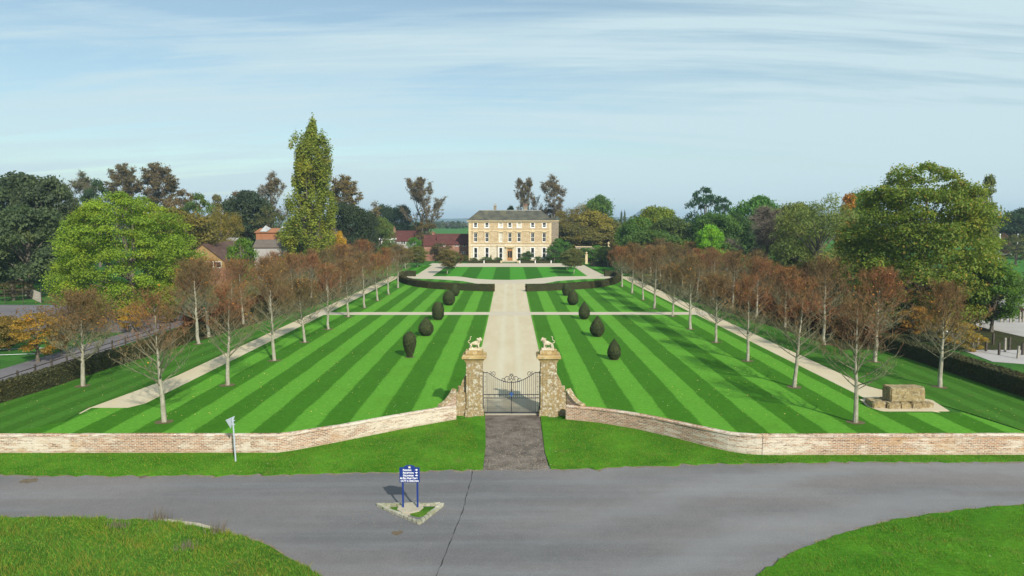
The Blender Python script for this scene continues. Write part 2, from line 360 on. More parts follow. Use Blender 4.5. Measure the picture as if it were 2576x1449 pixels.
M['kerb'] = mottled('mossy_kerb', (0.45, 0.43, 0.36), (0.25, 0.25, 0.16), 4, 18, c=(0.17, 0.19, 0.06))
M['glass'] = NM('dark_window_glass', 0.12, 0.6).col((0.015, 0.018, 0.02)).m
M['blind'] = mottled('cream_blind', (0.55, 0.52, 0.42), (0.45, 0.42, 0.33), 4)
M['hills'] = mottled('hill_woods', (0.04, 0.075, 0.04), (0.07, 0.12, 0.05), 0.004, 0.02, bump=0)

def brickwall():
    m = NM('lichened_brick', 0.9, 0.15)
    uv = m.tc.outputs['UV']; sx = m.sep(uv)
    b = m.n('ShaderNodeTexBrick'); m.set(b.inputs['Vector'], uv); b.inputs['Scale'].default_value = 1
    b.inputs['Brick Width'].default_value = 0.27; b.inputs['Row Height'].default_value = 0.098; b.inputs['Mortar Size'].default_value = 0.018
    b.inputs['Mortar Smooth'].default_value = 0.3; b.inputs['Bias'].default_value = -0.15
    b.inputs['Color1'].default_value = (0.40, 0.215, 0.125, 1); b.inputs['Color2'].default_value = (0.17, 0.095, 0.065, 1); b.inputs['Mortar'].default_value = (0.52, 0.46, 0.37, 1)
    col = b.outputs['Color']
    band = m.noise(1.0, 6, 0.75, m.mapping(scale=(0.9, 5.5, 1), co=uv))
    zone = m.noise(0.12, 3, 0.6, m.mapping(co=uv))
    thr = m.math('ADD', band, m.math('MULTIPLY', m.math('SUBTRACT', zone, 0.5), 0.9))
    col = m.mix(m.rng(thr, 0.44, 0.60, 0, 0.78, True), col, (0.62, 0.56, 0.46))
    col = m.mix(m.rng(m.noise(0.5, 4, 0.7, m.mapping(scale=(0.4, 1, 1), loc=(9, 2, 0), co=uv)), 0.55, 0.66, 0, 0.65, True), col, (0.40, 0.235, 0.11))
    col = m.mix(m.rng(m.noise(3.4, 5, 0.8, m.mapping(scale=(1, 2, 1), co=uv)), 0.60, 0.68, 0, 0.9, True), col, (0.82, 0.80, 0.72))
    col = m.mix(m.rng(m.noise(1.0, 5, 0.8, m.mapping(scale=(2.6, 9.5, 1), loc=(3, 1, 0), co=uv)), 0.55, 0.62, 0, 0.75, True), col, (0.12, 0.075, 0.05))
    grime = m.math('ADD', m.rng(sx[1], 0.0, 0.28, 0.75, 0), m.math('MULTIPLY', m.math('SUBTRACT', m.noise(2, 4, co=uv), 0.5), 0.8))
    col = m.mix(m.rng(grime, 0.1, 0.8, 0, 0.6), col, (0.30, 0.235, 0.13))
    m.col(col); m.bump(m.math('ADD', b.outputs['Fac'], m.noise(6, 4, co=uv)), 0.6, -0.03); return m.m
M['brick'] = brickwall()
def leafmat(name, tr=0.42, rough=0.6, vary=0.5, fixed=None, hue=0.5):
    m = NM(name, rough, 0.25)
    if fixed: base = None
    oi = m.n('ShaderNodeObjectInfo'); base = oi.outputs['Color'] if not fixed else None
    at = m.n('ShaderNodeAttribute', attribute_name='tint'); t = at.outputs['Fac']
    at2 = m.n('ShaderNodeAttribute', attribute_name='gold'); g = at2.outputs['Fac']
    c0 = base if base is not None else (*fixed, 1)
    lo = m.mix(1.0, c0, (0.80, 0.86, 0.80), 'MULTIPLY'); hi = m.mix(1.0, c0, (2.15, 1.95, 1.35), 'MULTIPLY')
    col = m.mix(t, lo, hi)
    big = m.noise(0.22, 3, 0.6)
    col = m.mix(m.rng(big, 0.5, 0.66, 0, hue, True), col, m.mix(1.0, col, (1.42, 1.03, 0.62), 'MULTIPLY'))
    col = m.mix(m.math('MULTIPLY', g, 0.9), col, (0.42, 0.26, 0.05))
    m.col(col)
    td = m.n('ShaderNodeBsdfTranslucent'); m.set(td.inputs['Color'], m.mix(1.0, col, (1.2, 1.25, 0.7), 'MULTIPLY'))
    ms = m.n('ShaderNodeMixShader'); ms.inputs[0].default_value = tr
    out = m.nt.nodes['Material Output']; m.nt.links.new(m.b.outputs[0], ms.inputs[1]); m.nt.links.new(td.outputs[0], ms.inputs[2]); m.nt.links.new(ms.outputs[0], out.inputs[0])
    return m.m
M['leaf'] = leafmat('crown_leaves')
M['hedge'] = leafmat('clipped_hedge', 0.1, 0.8, fixed=(0.036, 0.039, 0.017), hue=0.6)
M['yew'] = leafmat('clipped_yew', 0.1, 0.85, fixed=(0.030, 0.041, 0.018), hue=0.4)
M['russet'] = leafmat('russet_leaves', 0.35, 0.6, fixed=(0.30, 0.13, 0.03), hue=0.6)
M['pale_leaf'] = leafmat('pale_leaf', 0.2, 0.6, fixed=(0.42, 0.36, 0.16), hue=0.2)
M['shrub'] = leafmat('shrub_leaves', 0.3)
M['blade'] = leafmat('grass_blades', 0.3, 0.7, fixed=(0.060, 0.150, 0.016), hue=0.6)
def bark(name, a, b, top=None, z0=0, z1=1):
    m = NM(name, 0.9, 0.1); col = m.mix(m.rng(m.noise(5, 4, 0.7, m.mapping(scale=(1, 1, 0.4))), 0.35, 0.65), a, b)
    if top: col = m.mix(m.rng(m.math('ADD', m.sep()[2], m.math('MULTIPLY', m.noise(0.9, 3), 3)), z0+1.5, z1+1.5, 0, 1, True), col, top)
    m.col(col); m.bump(m.noise(12, 4, 0.7), 0.5, 0.02); return m.m
M['bark'] = bark('grey_bark', (0.10, 0.085, 0.065), (0.16, 0.14, 0.11))
M['birch'] = bark('pale_bark', (0.50, 0.47, 0.38), (0.22, 0.20, 0.15))
M['young_bark'] = bark('young_grey_bark', (0.36, 0.34, 0.27), (0.20, 0.19, 0.13))
M['limb'] = bark('young_limb', (0.20, 0.19, 0.13), (0.15, 0.14, 0.09), (0.14, 0.10, 0.06), 4.0, 6.5)
def twigmat():
    m = NM('young_twig', 0.9, 0.1); oi = m.n('ShaderNodeObjectInfo'); r = oi.outputs['Random']
    hi = m.mix(r, (0.112, 0.096, 0.046), (0.220, 0.088, 0.042)); hi = m.mix(m.rng(m.noise(0.7, 3), 0.45, 0.62, 0, .7), hi, (0.155, 0.108, 0.040))
    col = m.mix(m.rng(m.math('ADD', m.sep()[2], m.math('MULTIPLY', m.noise(0.9, 3), 3)), 4.9, 7.4, 0, 1, True), (0.17, 0.17, 0.10), hi)
    m.col(col); return m.m
M['twig'] = twigmat()
M['bare_twig'] = bark('bare_twig', (0.17, 0.15, 0.12), (0.12, 0.095, 0.07))
# ------------------------------------------------------------ vegetation
def np_mesh(name, V, nper, m, attrs=None, tri=False):
    """V: (N*nper,3) verts; each consecutive nper verts form a face"""
    V = np.asarray(V, dtype=np.float32); nf = len(V)//nper
    me = bpy.data.meshes.new(name); me.vertices.add(len(V)); me.vertices.foreach_set('co', V.ravel())
    me.loops.add(nf*nper); me.loops.foreach_set('vertex_index', np.arange(nf*nper, dtype=np.int32))
    me.polygons.add(nf); me.polygons.foreach_set('loop_start', np.arange(0, nf*nper, nper, dtype=np.int32))
    me.polygons.foreach_set('loop_total', np.full(nf, nper, dtype=np.int32))
    me.update(calc_edges=True)
    if m: me.materials.append(m)
    for k, a in (attrs or {}).items():
        at = me.attributes.new(k, 'FLOAT', 'FACE'); at.data.foreach_set('value', np.asarray(a, dtype=np.float32))
    return me
def unit(a): return a/np.maximum(np.linalg.norm(a, axis=1, keepdims=True), 1e-9)
def leaf_verts(rs, P, Nn, size, aspect=0.7):
    n = len(P); T = unit(np.cross(Nn, rs.normal(size=(n, 3)))); B = np.cross(Nn, T)
    s = (size*rs.uniform(0.6, 1.35, n))[:, None]; a = s*aspect
    fold = Nn*s*0.18
    V = np.stack([P - T*s, P - B*a*0.9 + fold, P + T*s*1.05, P + B*a + fold], axis=1)
    return V.reshape(-1, 3)
def clump_leaves(rs, clumps, size, up=0.35, shell=0.55, jit=0.75, aspect=0.7):
    P, N_, T_ = [], [], []
    for (c, r, n) in clumps:
        d = unit(rs.normal(size=(n, 3))); d[:, 2] = np.where(d[:, 2] < -0.25, -d[:, 2]*0.7, d[:, 2]); d = unit(d)
        rad = (shell + (1-shell)*rs.uniform(0, 1, n)**0.6)[:, None]*(1+0.18*rs.normal(size=(n, 1)))
        P.append(np.array(c)+d*rad*np.array(r)); N_.append(unit(d+rs.normal(size=(n, 3))*jit+np.array((0, 0, up))))
        T_.append(np.clip(rs.uniform(0, 1)*0.5+rs.uniform(0, 1, n)*0.6-0.05, 0, 1))
    P = np.concatenate(P); N_ = np.concatenate(N_); T_ = np.concatenate(T_)
    return P, leaf_verts(rs, P, N_, size, aspect), T_
def envelope(shape, t):
    """relative crown radius at relative crown height t"""
    if shape == 'round': return math.sqrt(max(0, 1-(2*t-0.95)**2/1.12))
    if shape == 'dome': return math.sqrt(max(0, 1-(max(0, t-0.25)/0.78)**2))*(0.82+0.18*min(1, t/0.25))
    if shape == 'cone': return 1.0-0.80*t**0.9
    if shape == 'spire': return float(np.interp(t, [0, .06, .26, .56, .85, .93, 1], [.75, .95, 1, .78, .60, .42, .06]))
    if shape == 'vase': return 0.35+0.65*math.sin(min(1, t*1.15)*math.pi*0.62)
    return 1
def broad_tree(seed, shape='round', W=1.0, Ht=1.0, low=0.12, lobes=70, per=170, leaf=0.022, lr=(0.10, 0.17), elong=1.0, gap=0.0, gold=0.0, aspect=0.7, droop=0, inner=0.45, tp=1.0):
    """unit-free crown builder; W, Ht in metres.  returns (leaf mesh, wood mesh)"""
    rs = np.random.RandomState(seed); rd = random.Random(seed); cl = []; tips = []
    n = 0
    while n < lobes:
        t = rd.random()**tp; e = envelope(shape, t)
        if rd.random() > e+0.15: continue
        a = rd.random()*2*math.pi; k = (inner+(1-inner)*rd.random()**0.45)
        rr = W/2*e*k*(1-0.10*abs(math.sin(2.3*a+seed)) - 0.06*math.sin(5*a+seed*2))
        r = rd.uniform(*lr)*W*(0.75+0.35*e)
        z = Ht*(low+(1-low)*t) - r*0.6*elong*(t > 0.8)
        c = (max(0, rr-r*0.5)*math.cos(a), max(0, rr-r*0.5)*math.sin(a), z - droop*rr*0.3)
        if gap and rd.random() < gap: continue
        cl.append((c, (r, r, r*0.72*elong), int(per*rd.uniform(0.6, 1.3)))); tips.append(c); n += 1
    P, V, T = clump_leaves(rs, cl, leaf*W if leaf < 0.05 else leaf, aspect=aspect)
    g = np.zeros(len(T))
    if gold:
        c = rs.uniform(-W/2, W/2, 3); k = rs.uniform(0, 1, len(T)); g = np.clip((k < gold)*rs.uniform(0.4, 1, len(T)), 0, 1)
    lm = np_mesh('crown', V, 4, M['leaf'], {'tint': T, 'gold': g})
    wd = MB(); R0 = 0.022*Ht+0.10
    top = (rd.uniform(-.04, .04)*W, rd.uniform(-.04, .04)*W, Ht*0.86)
    wd.tube([(0, 0, -0.1), (0.02*W, 0, Ht*low*0.8), (top[0]*0.5, top[1], Ht*0.5), top], [R0*1.25, R0*0.9, R0*0.55, R0*0.12], 8)
    for c in rd.sample(tips, min(26, len(tips))):
        z0 = min(max(Ht*low*0.7, c[2]*0.55), Ht*0.6); m_ = ((c[0])*0.5, (c[1])*0.5, (z0+c[2])/2+0.02*Ht)
        wd.tube([(0, 0, z0), m_, c], [R0*0.34, R0*0.2, R0*0.05], 5, False)
    return lm, wd.mesh('trunk', M['bark'])

def ribbons(rs, A, Bv, wd):
    n = len(A); D = Bv-A; S = unit(np.cross(D, rs.normal(size=(n, 3))))*(wd*rs.uniform(0.6, 1.3, n))[:, None]/2
    return np.stack([A-S, A+S, Bv], axis=1).reshape(-1, 3)

def limb(rd, p, d, L, up=0.3, n=5, wob=0.12):
    pts = [Vector(p)]; d = Vector(d).normalized()
    for i in range(n):
        d = (d + Vector((rd.gauss(0, wob), rd.gauss(0, wob), rd.gauss(0, wob)+up/n))).normalized(); pts.append(pts[-1]+d*L/n)
    return pts
def lerp_pts(pts, t):
    f = t*(len(pts)-1); i = min(int(f), len(pts)-2); return pts[i].lerp(pts[i+1], f-i), (pts[i+1]-pts[i]).normalized()

def avenue_proto(seed, Ht=7.9, rad=3.0, nb=46, dens=1.15):
    """young bare tree: clear pale stem, ascending limbs, reddish twigs, a few russet leaves"""
    rd = random.Random(seed); rs = np.random.RandomState(seed)
    tr = MB(); pts = [Vector((0, 0, -0.05))]; lean = (rd.uniform(-.03, .03), rd.uniform(-.03, .03))
    for i in range(1, 10): pts.append(Vector((lean[0]*i+rd.gauss(0, .02), lean[1]*i+rd.gauss(0, .02), Ht*0.93*i/9)))
    tr.tube(pts, [0.155, 0.135, 0.125, 0.105, 0.085, 0.066, 0.05, 0.036, 0.022, 0.01], 8)
    li = MB(); TA, TB = [], []; leafP = []
    for i in range(nb):
        t = 0.275 + 0.62*(i/nb)**1.05; az = i*2.39996+rd.uniform(-.4, .4)
        z = Ht*t; p, _ = lerp_pts(pts, t/0.93); ct = (t-0.27)/0.73
        prof = rad*(0.86+0.26*math.sin(min(1, ct*1.7)*math.pi))*(1-ct**1.35*0.80)
        el = R(27+40*ct+rd.uniform(-8, 8)); L = prof/math.cos(el)*rd.uniform(0.78, 1.08)
        L = min(L, 3.4, (Ht*1.02-z)/max(0.2, math.sin(el+0.2)))
        b = limb(rd, p, (math.cos(az)*math.cos(el), math.sin(az)*math.cos(el), math.sin(el)), L, 0.35, 5, 0.06)
        r0 = 0.042*(1-ct*0.5); li.tube(b, [r0, r0*.8, r0*.6, r0*.42, r0*.28, r0*.1], 4, False)
        for j in range(7):
            u = 0.18+0.8*(j+rd.random())/7; q, dq = lerp_pts(b, u)
            a2 = rd.random()*6.28; sd = Vector((math.cos(a2), math.sin(a2), rd.uniform(-.1, .7)))
            s = limb(rd, q, dq*0.9+sd*0.75, L*(0.42-0.22*u)+0.25, 0.35, 3, 0.1)
            li.tube(s, [r0*.32, r0*.24, r0*.15, 0.003], 3, False)
            bareness = 0.45 if z < Ht*0.38 else 1.0
            for k in range(int(20*dens*(0.35+bareness*0.85))):
                w_ = rd.uniform(0.1, 1); q2, d2 = lerp_pts(s, w_)
                e = Vector((rd.gauss(0, 1), rd.gauss(0, 1), rd.gauss(0.5, .8))).normalized()
                l2 = rd.uniform(0.25, 0.75); end = q2+(d2*0.55+e*0.75+Vector((0,0,.15))).normalized()*l2
                TA.append(q2); TB.append(end)
                if k < 5:
                    m_ = q2.lerp(end, 0.5); e2 = Vector((rd.gauss(0, 1), rd.gauss(0, 1), rd.gauss(0.3, .8))).normalized()
                    TA.append(m_); TB.append(m_+e2*0.3)
                if end.z > Ht*0.36 and rd.random() < (0.02+.10*(math.sin(az*1.0+seed)*math.sin(end.z*1.3+seed) > .35))*dens: leafP.append(end)
    tm = tr.mesh('trunk', M['young_bark']); 
    V = ribbons(rs, np.array([tuple(a) for a in TA]), np.array([tuple(a) for a in TB]), 0.023)
    tw = np_mesh('twigs', V, 3, M['twig'])
    lm = li.mesh('branches', M['limb'])
    P = np.array([tuple(a) for a in leafP]); P = np.concatenate([P, P+rs.normal(size=P.shape)*0.12])
    lv = np_mesh('leaves', leaf_verts(rs, P, unit(rs.normal(size=P.shape)+np.array((0, 0, .5))), 0.055), 4, M['russet'], {'tint': rs.uniform(0, 1, len(P)), 'gold': (rs.uniform(0, 1, len(P)) < 0.3)*1.0})
    return tm, lm, tw, lv

def tall_proto(seed, Ht=26, W=13, stems=1, leafy=1.0, leaf=0.30, dens=1.0, low=0.35):
    """tall open tree: visible ascending limbs with leaf tufts towards the ends"""
    rd = random.Random(seed); rs = np.random.RandomState(seed); wd = MB(); cl = []; TA = []; TB = []
    def rec(p, d, L, r, lev):
        b = limb(rd, p, d, L, 0.45, 4, 0.10); wd.tube(b, [r, r*.85, r*.7, r*.55, r*.38], 6 if lev < 2 else 4, False)
        if lev >= 2:
            for u_ in ((1.0, .6) if lev == 3 else (.7,)):
                e = lerp_pts(b, u_*.999)[0]; q = rd.uniform(0.7, 1.4)*W*0.050
                if rd.random() < 0.8: cl.append((tuple(e), (q*1.3, q*1.3, q*0.7), int(8.5*leafy*rd.uniform(0.4, 1.6))))
        if lev >= 3:
            for k in range(int(16*dens)):
                u = rd.uniform(0.2, 1); q2, d2 = lerp_pts(b, u); e2 = Vector((rd.gauss(0, 1), rd.gauss(0, 1), rd.gauss(.3, .8))).normalized()
                TA.append(q2); TB.append(q2+(d2*.5+e2).normalized()*rd.uniform(.05, .11)*W)
            return
        nch = [4, 4, 4][lev] if lev < 3 else 0
        for k in range(nch+rd.choice((0, 1))):
            u = rd.uniform(0.35, 1.0) if k else 1.0; q, dq = lerp_pts(b, u); a = rd.random()*6.283
            spread = [0.55, 0.8, 0.9][lev]
            nd = dq+Vector((math.cos(a), math.sin(a), rd.uniform(-.15, .45)))*spread*(0.5 if k == 0 else 1)
            rec(q, nd, L*[0.62, 0.55, 0.52][lev]*rd.uniform(0.8, 1.15), r*[.42, .5, .5][lev], lev+1)
    for s in range(stems):
        a = s*2.6+seed; off = 0.035*W*(stems > 1)
        base = Vector((off*math.cos(a), off*math.sin(a), 0)); top = base+Vector((off*2*math.cos(a), off*2*math.sin(a), Ht*low))
        r0 = 0.016*Ht; wd.tube([base, base.lerp(top, .5)+Vector((rd.gauss(0, .1), 0, 0)), top], [r0, r0*.8, r0*.7], 8, False)
        ld = limb(rd, top, (math.cos(a)*.12, math.sin(a)*.12, 1), Ht*.50, .3, 6, .07); wd.tube(ld, [r0*.7, r0*.6, r0*.48, r0*.36, r0*.25, r0*.15, r0*.06], 7, False)
        nl = 9 if stems > 1 else 13
        for k in range(nl):
            t_ = k/(nl-1); q = lerp_pts(ld, t_*.98)[0] if k > 1 else base.lerp(top, .78+.2*k); a2 = a+k*2.4+rd.uniform(-.4, .4); el = R(38+32*t_+rd.uniform(-8, 8))
            rec(q, (math.cos(a2)*math.cos(el), math.sin(a2)*math.cos(el), math.sin(el)), Ht*(.24-.13*t_)*rd.uniform(.85, 1.2), r0*(.42-.27*t_), 1)
    # fit to the requested size
    V = np.array(wd.v); mz = V[:, 2].max(); mr = np.percentile(np.hypot(V[:, 0], V[:, 1]), 95)
    sx, sz = W/2/mr, Ht*0.97/mz; S = np.array((sx, sx, sz))
    wd.v = [tuple(v) for v in V*S]
    cl = [((c[0]*sx, c[1]*sx, c[2]*sz), r, n) for c, r, n in cl if n > 0]
    P, LV, T = clump_leaves(rs, cl, leaf*.75, shell=0.0)
    A = np.array([tuple(a) for a in TA])*S; B = np.array([tuple(a) for a in TB])*S
    return (np_mesh('crown', LV, 4, M['leaf'], {'tint': T, 'gold': np.zeros(len(T))}), wd.mesh('trunk', M['bark']),
            np_mesh('twigs', ribbons(rs, A, B, 0.09), 3, M['bare_twig']))

PR = {}
PR['round_a'] = broad_tree(1, 'round', 12, 13, 0.12, 90, 190, 0.20, (0.09, 0.16))
PR['round_b'] = broad_tree(2, 'round', 12, 12, 0.08, 80, 200, 0.20, (0.10, 0.19))
PR['dome'] = broad_tree(3, 'dome', 14, 11, 0.05, 120, 170, 0.20, (0.08, 0.14))
PR['oak'] = broad_tree(4, 'dome', 14, 13, 0.22, 60, 240, 0.22, (0.10, 0.17), inner=0.55)
PR['willow'] = broad_tree(5, 'round', 12, 12, 0.05, 120, 150, 0.17, (0.07, 0.12), 1.5, aspect=0.3, droop=0.4)
PR['cone'] = broad_tree(6, 'cone', 9, 15, 0.06, 110, 150, 0.17, (0.09, 0.16))
PR['loose'] = broad_tree(7, 'round', 12, 13, 0.15, 60, 110, 0.19, (0.07, 0.12), gap=0.2)
PR['shrub'] = broad_tree(8, 'dome', 4, 2.6, 0.02, 34, 150, 0.075, (0.11, 0.2))
PR['shrub_b'] = broad_tree(9, 'round', 4, 4.4, 0.04, 40, 150, 0.085, (0.11, 0.2))
PR['tall_a'] = tall_proto(11, 26, 15, 1, 1.0)
PR['tall_b'] = tall_proto(12, 26, 14, 2, 1.15)
PR['tall_c'] = tall_proto(13, 26, 16, 1, 2.6, 0.33)
PR['bare'] = tall_proto(14, 20, 13, 1, 0.12, 0.2, 2.2, 0.25)
AV = [avenue_proto(s, h, r_, nb, d_) for s, h, r_, nb, d_ in ((21, 7.6, 2.9, 44, .68), (22, 8.3, 2.6, 38, .52), (23, 7.2, 3.1, 46, .82), (24, 8.1, 2.8, 42, .6), (25, 7.9, 2.8, 32, .30), (26, 7.6, 2.6, 36, .42), (27, 7.9, 2.6, 36, .5))]

def fit_sizes():
    for k, ms in PR.items():
        me = ms[0]; a = np.zeros(len(me.vertices)*3, np.float32); me.vertices.foreach_get('co', a); a = a.reshape(-1, 3)
        PD[k] = (2*float(np.percentile(np.hypot(a[:, 0], a[:, 1]), 97)), float(np.percentile(a[:, 2], 99.7)))
def plant(kind, proto, loc, sx, sz, rz, col, label, cat='tree', group=None, name=None, parts=None):
    o = thing(name or kind, loc, label, cat, group, rz)
    ms = PR[proto]; nm = parts or ('crown', 'trunk', 'twigs')
    if proto.startswith('tall'): sx *= 1.3
    for k, me in enumerate(ms):
        c = link_mesh(nm[k], me, o); c.scale = (sx, sx, sz); c.color = (*col, 1)
    return o
PD = {'round_a': (12, 13), 'round_b': (12, 12), 'dome': (14, 11), 'oak': (14, 13), 'willow': (12, 12), 'cone': (9, 15), 'loose': (12, 13), 'shrub': (4, 2.6), 'shrub_b': (4, 4.4),
      'tall_a': (15, 26), 'tall_b': (14, 26), 'tall_c': (16, 26), 'bare': (13, 20), 'poplar': (10.6, 35), 'great': (21.5, 20.8), 'lime': (21.5, 17.6)}
def tree_at(kind, proto, x, ytop, wpx, D, col, label, group=None, cat='tree', seed=0):
    p = AT(x, ytop, D); wm = wpx/F*D; w0, h0 = PD[proto]
    return plant(kind, proto, (p.x, D, 0), wm/w0, p.z/h0, (seed or x)*1.7, col, label, cat, group)

ORD = ['nearest', 'second', 'third', 'fourth', 'fifth', 'sixth', 'seventh', 'eighth', 'ninth', 'tenth', 'eleventh', 'twelfth', 'thirteenth']
# ------------------------------------------------------------ ground, lawns, paths, road
def structure(name, mb, m): return tag(mb.build(name, m), kind='structure')
def xy(p): return (p.x, p.y)
g = MB()
ys = [-250, -60, 0, 30, 60, 100, 160, 240, 400, 700, 1200, 2500, 5900]; xs = [-5900, -2000, -600, -200, -80, 0, 80, 200, 600, 2000, 5900]
for j, y in enumerate(ys):
    for i, x in enumerate(xs): g.v.append((x, y, -0.02))
for j in range(len(ys)-1):
    for i in range(len(xs)-1):
        a = j*len(xs)+i; g.f.append((a, a+1, a+1+len(xs), a+len(xs)))
structure('ground', g, M['field'])

WL = [G(*p) for p in [(700, 1141), (780, 1128), (860, 1112.5), (950, 1094), (1050, 1074), (1148, 1057)]]     # outer foot of the left wall
WR = [G(*p) for p in [(1423, 1057), (1500, 1064.5), (1600, 1081), (1700, 1104), (1770, 1123), (1830, 1137), (1880, 1144.5), (1930, 1147)]]
yl, yr = WL[0].y, WR[-1].y
front = [(-75, yl)] + [xy(p) for p in WL] + [(-2.1, 47.2), (2.25, 47.2)] + [xy(p) for p in WR] + [(75, yr)]

# gravel: drive, cross path, side paths and forecourt are what shows between the turf
structure('drive', MB().slab([(-3.4, 47.6), (3.5, 47.6), (3.2, 165), (-3.2, 165)], -0.015, 0.0), M['gravel'])
structure('forecourt', MB().slab([(-26, 150), (26, 150), (25, 223), (-25, 223)], -0.012, 0.004), M['gravel_fore'])
structure('cross_path', MB().slab([(-31, 99.0), (31, 99.0), (31, 103.4), (-31, 103.4)], -0.014, 0.002), M['gravel_fore'])
structure('side_path', MB().slab([(-30.6, 48.0), (-26.6, 49.5), (-26.3, 170), (-29.3, 170)], -0.015, 0.001), M['gravel'])
structure('side_path', MB().slab([(26.6, 52), (30.5, 48), (29.6, 170), (26.3, 170)], -0.015, 0.001), M['gravel'])

HC = 1.30
def arc_pts(s):                                   # crescent hedge, front foot line, from the drive outwards
    P = [(3.1, 132.6), (9.7, 135.0), (16.2, 139.0), (20.8, 145.5), (24.2, 154.4), (26.1, 163.0), (26.2, 170.0)]
    return [(s*a, b) for a, b in P]
T0, T1 = -0.03, 0.035
def lawn(pts, m): return structure('lawn', MB().slab(pts, T0, T1), m)
fi = [(p[0], p[1]+0.25) for p in front]
jl = fi[1:7]; jr = fi[9:9+len(WR)]
lawn([(-3.05, 47.8), (-3.03, 99.5), (-26.85, 99.5), (-27.05, 50.6), (-27.7, 49.4), (-30.3, 49.4), (-30.0, 46.0), (-34, yl+0.3), (-14, yl+0.3)] + jl[1:] + [(-3.05, 47.3)], M['lawn'])
lawn([(3.05, 47.8), (3.03, 99.5), (26.95, 99.5), (27.1, 51.6), (26.0, 50.3), (26.6, 48.0), (32.0, 48.0), (34, yr+0.3), (16, yr+0.3)] + jr[::-1][1:] + [(3.05, 47.3)], M['lawn'])
for s in (-1, 1):
    lawn([(s*3.03, 102.8), (s*26.8, 102.8), (s*26.6, 163)] + [(a, b+0.3) for a, b in arc_pts(s)][::-1][1:], M['lawn'])
    cres = [(a*0.985, b+1.2) for a, b in arc_pts(s)][1:5]
    inner = [(s*3.6, 136.5)] + cres + [(s*24.4, 163.6), (s*17, 161.4), (s*10.8, 156.5), (s*6.0, 147.5)]
    lawn(inner, M['lawn_crescent'])
lawn([(-19, 205), (19, 205), (19, 170.5), (11.6, 170), (7.5, 165), (4, 161.2), (0, 159.6), (-4, 160.2), (-8.4, 163.2), (-11.6, 168.5), (-13.4, 170), (-19, 170.5)], M['lawn_oval'])
# outer lawns beyond the side paths
lawn([(-29.1, 170), (-29.1, 103), (-29.1, 99.5), (-29.2, 60), (-30.55, 49.4), (-30.2, 46.2), (-34, yl+0.3), (-75, yl+0.3), (-39, 56), (-36.3, 90), (-36, 170)], M['lawn_side'])
lawn([(29.3, 170), (29.3, 99.5), (29.4, 56), (31.6, 50.6), (32.3, 48.2), (34, yr+0.3), (75, yr+0.3), (42, 60), (39, 90), (38.5, 170)], M['lawn_side'])
structure('ground_litter', MB().slab([(29.3, 170), (29.4, 130), (35, 72), (60, 72), (60, 170)], 0.0, 0.045), M['litter'])
structure('ground_litter', MB().slab([(-29.5, 170), (-42, 150), (-42, 78), (-35, 78), (-29.5, 125)], 0.0, 0.045), M['litter'])
structure('lawn', MB().slab([(22.5, 226), (23.5, 176), (26.5, 172), (40, 172), (40, 226)], 0, 0.03), M['lawn_crescent'])
structure('lawn', MB().slab([(-24, 214), (-23.5, 176), (-26.5, 172), (-40, 172), (-40, 214)], 0, 0.03), M['lawn_crescent'])

# worn apron, verge, road
ap = [G(1219, 1036), G(1357, 1036), G(1362, 1080), G(1372, 1140), G(1380, 1181), G(1214, 1183), G(1222, 1120)]
structure('gateway_apron', MB().slab([xy(p) for p in ap], -0.018, 0.012), M['apron'])
def edge(pts, seed, amp=0.10, step=0.35):
    rd = random.Random(seed); out = []
    for a, b in zip(pts[:-1], pts[1:]):
        n = max(1, int(math.dist(a, b)/step))
        for i in range(n):
            t = i/n; out.append((a[0]+(b[0]-a[0])*t+rd.gauss(0, amp*.5), a[1]+(b[1]-a[1])*t+rd.gauss(0, amp)))
    return out+[pts[-1]]
rtop = [G(0, 1196), G(330, 1198), (G(700, 1194)), G(1000, 1187), G(1215, 1181)]
rtop2 = [G(1380, 1180), G(1500, 1178), G(1720, 1169), G(2000, 1164), G(2576, 1161.5)]
L1 = edge([(-75, rtop[0].y+0.3)]+[xy(p) for p in rtop], 1); L2 = edge([xy(p) for p in rtop2]+[(75, rtop2[-1].y-.2)], 2)
road_far = L1+L2
structure('road', MB().slab([(-75, 5), (75, 5), (75, 60)]+[(75, 36)]+[(p[0], p[1]+0.4) for p in road_far[::-1]]+[(-75, 37)], -0.019, 0.006) if False else MB().slab([(-75, 5), (75, 5)]+[(p[0], p[1]+0.5) for p in road_far[::-1]], -0.019, 0.006), M['road'])
structure('verge', MB().slab(L1+[xy(G(1222, 1120)), xy(G(1220, 1042)), (-2.6, 46.9)]+[(p.x, p.y-0.02) for p in WL[::-1]]+[(-75, yl-0.02)], -0.01, 0.06), M['verge'])
structure('verge', MB().slab(L2+[(75, yr-0.02)]+[(p.x, p.y-0.02) for p in WR[::-1]]+[(2.7, 46.9), xy(G(1359, 1042)), xy(G(1371, 1140))], -0.01, 0.06), M['verge'])
IL = [G(0, 1304), G(200, 1305), G(380, 1311), G(470, 1322), G(560, 1338), G(650, 1366), G(720, 1400), G(800, 1449), G(850, 1500)]
IR = [G(1860, 1500), G(1907, 1449), G(1985, 1396), G(2100, 1350), G(2250, 1311), G(2400, 1287), G(2576, 1272)]
pl_ = edge([(-70, IL[0].y+.2)]+[xy(p) for p in IL], 3, 0.06)
pr_ = edge([xy(p) for p in IR]+[(70, IR[-1].y+1.2)], 4, 0.05)
structure('green', MB().slab(pl_+[(-9.0, 5), (-70, 5)], 0, 0.07), M['rough'])
structure('green', MB().slab(pr_+[(70, 5), (7.5, 5)], 0, 0.07), M['verge'])
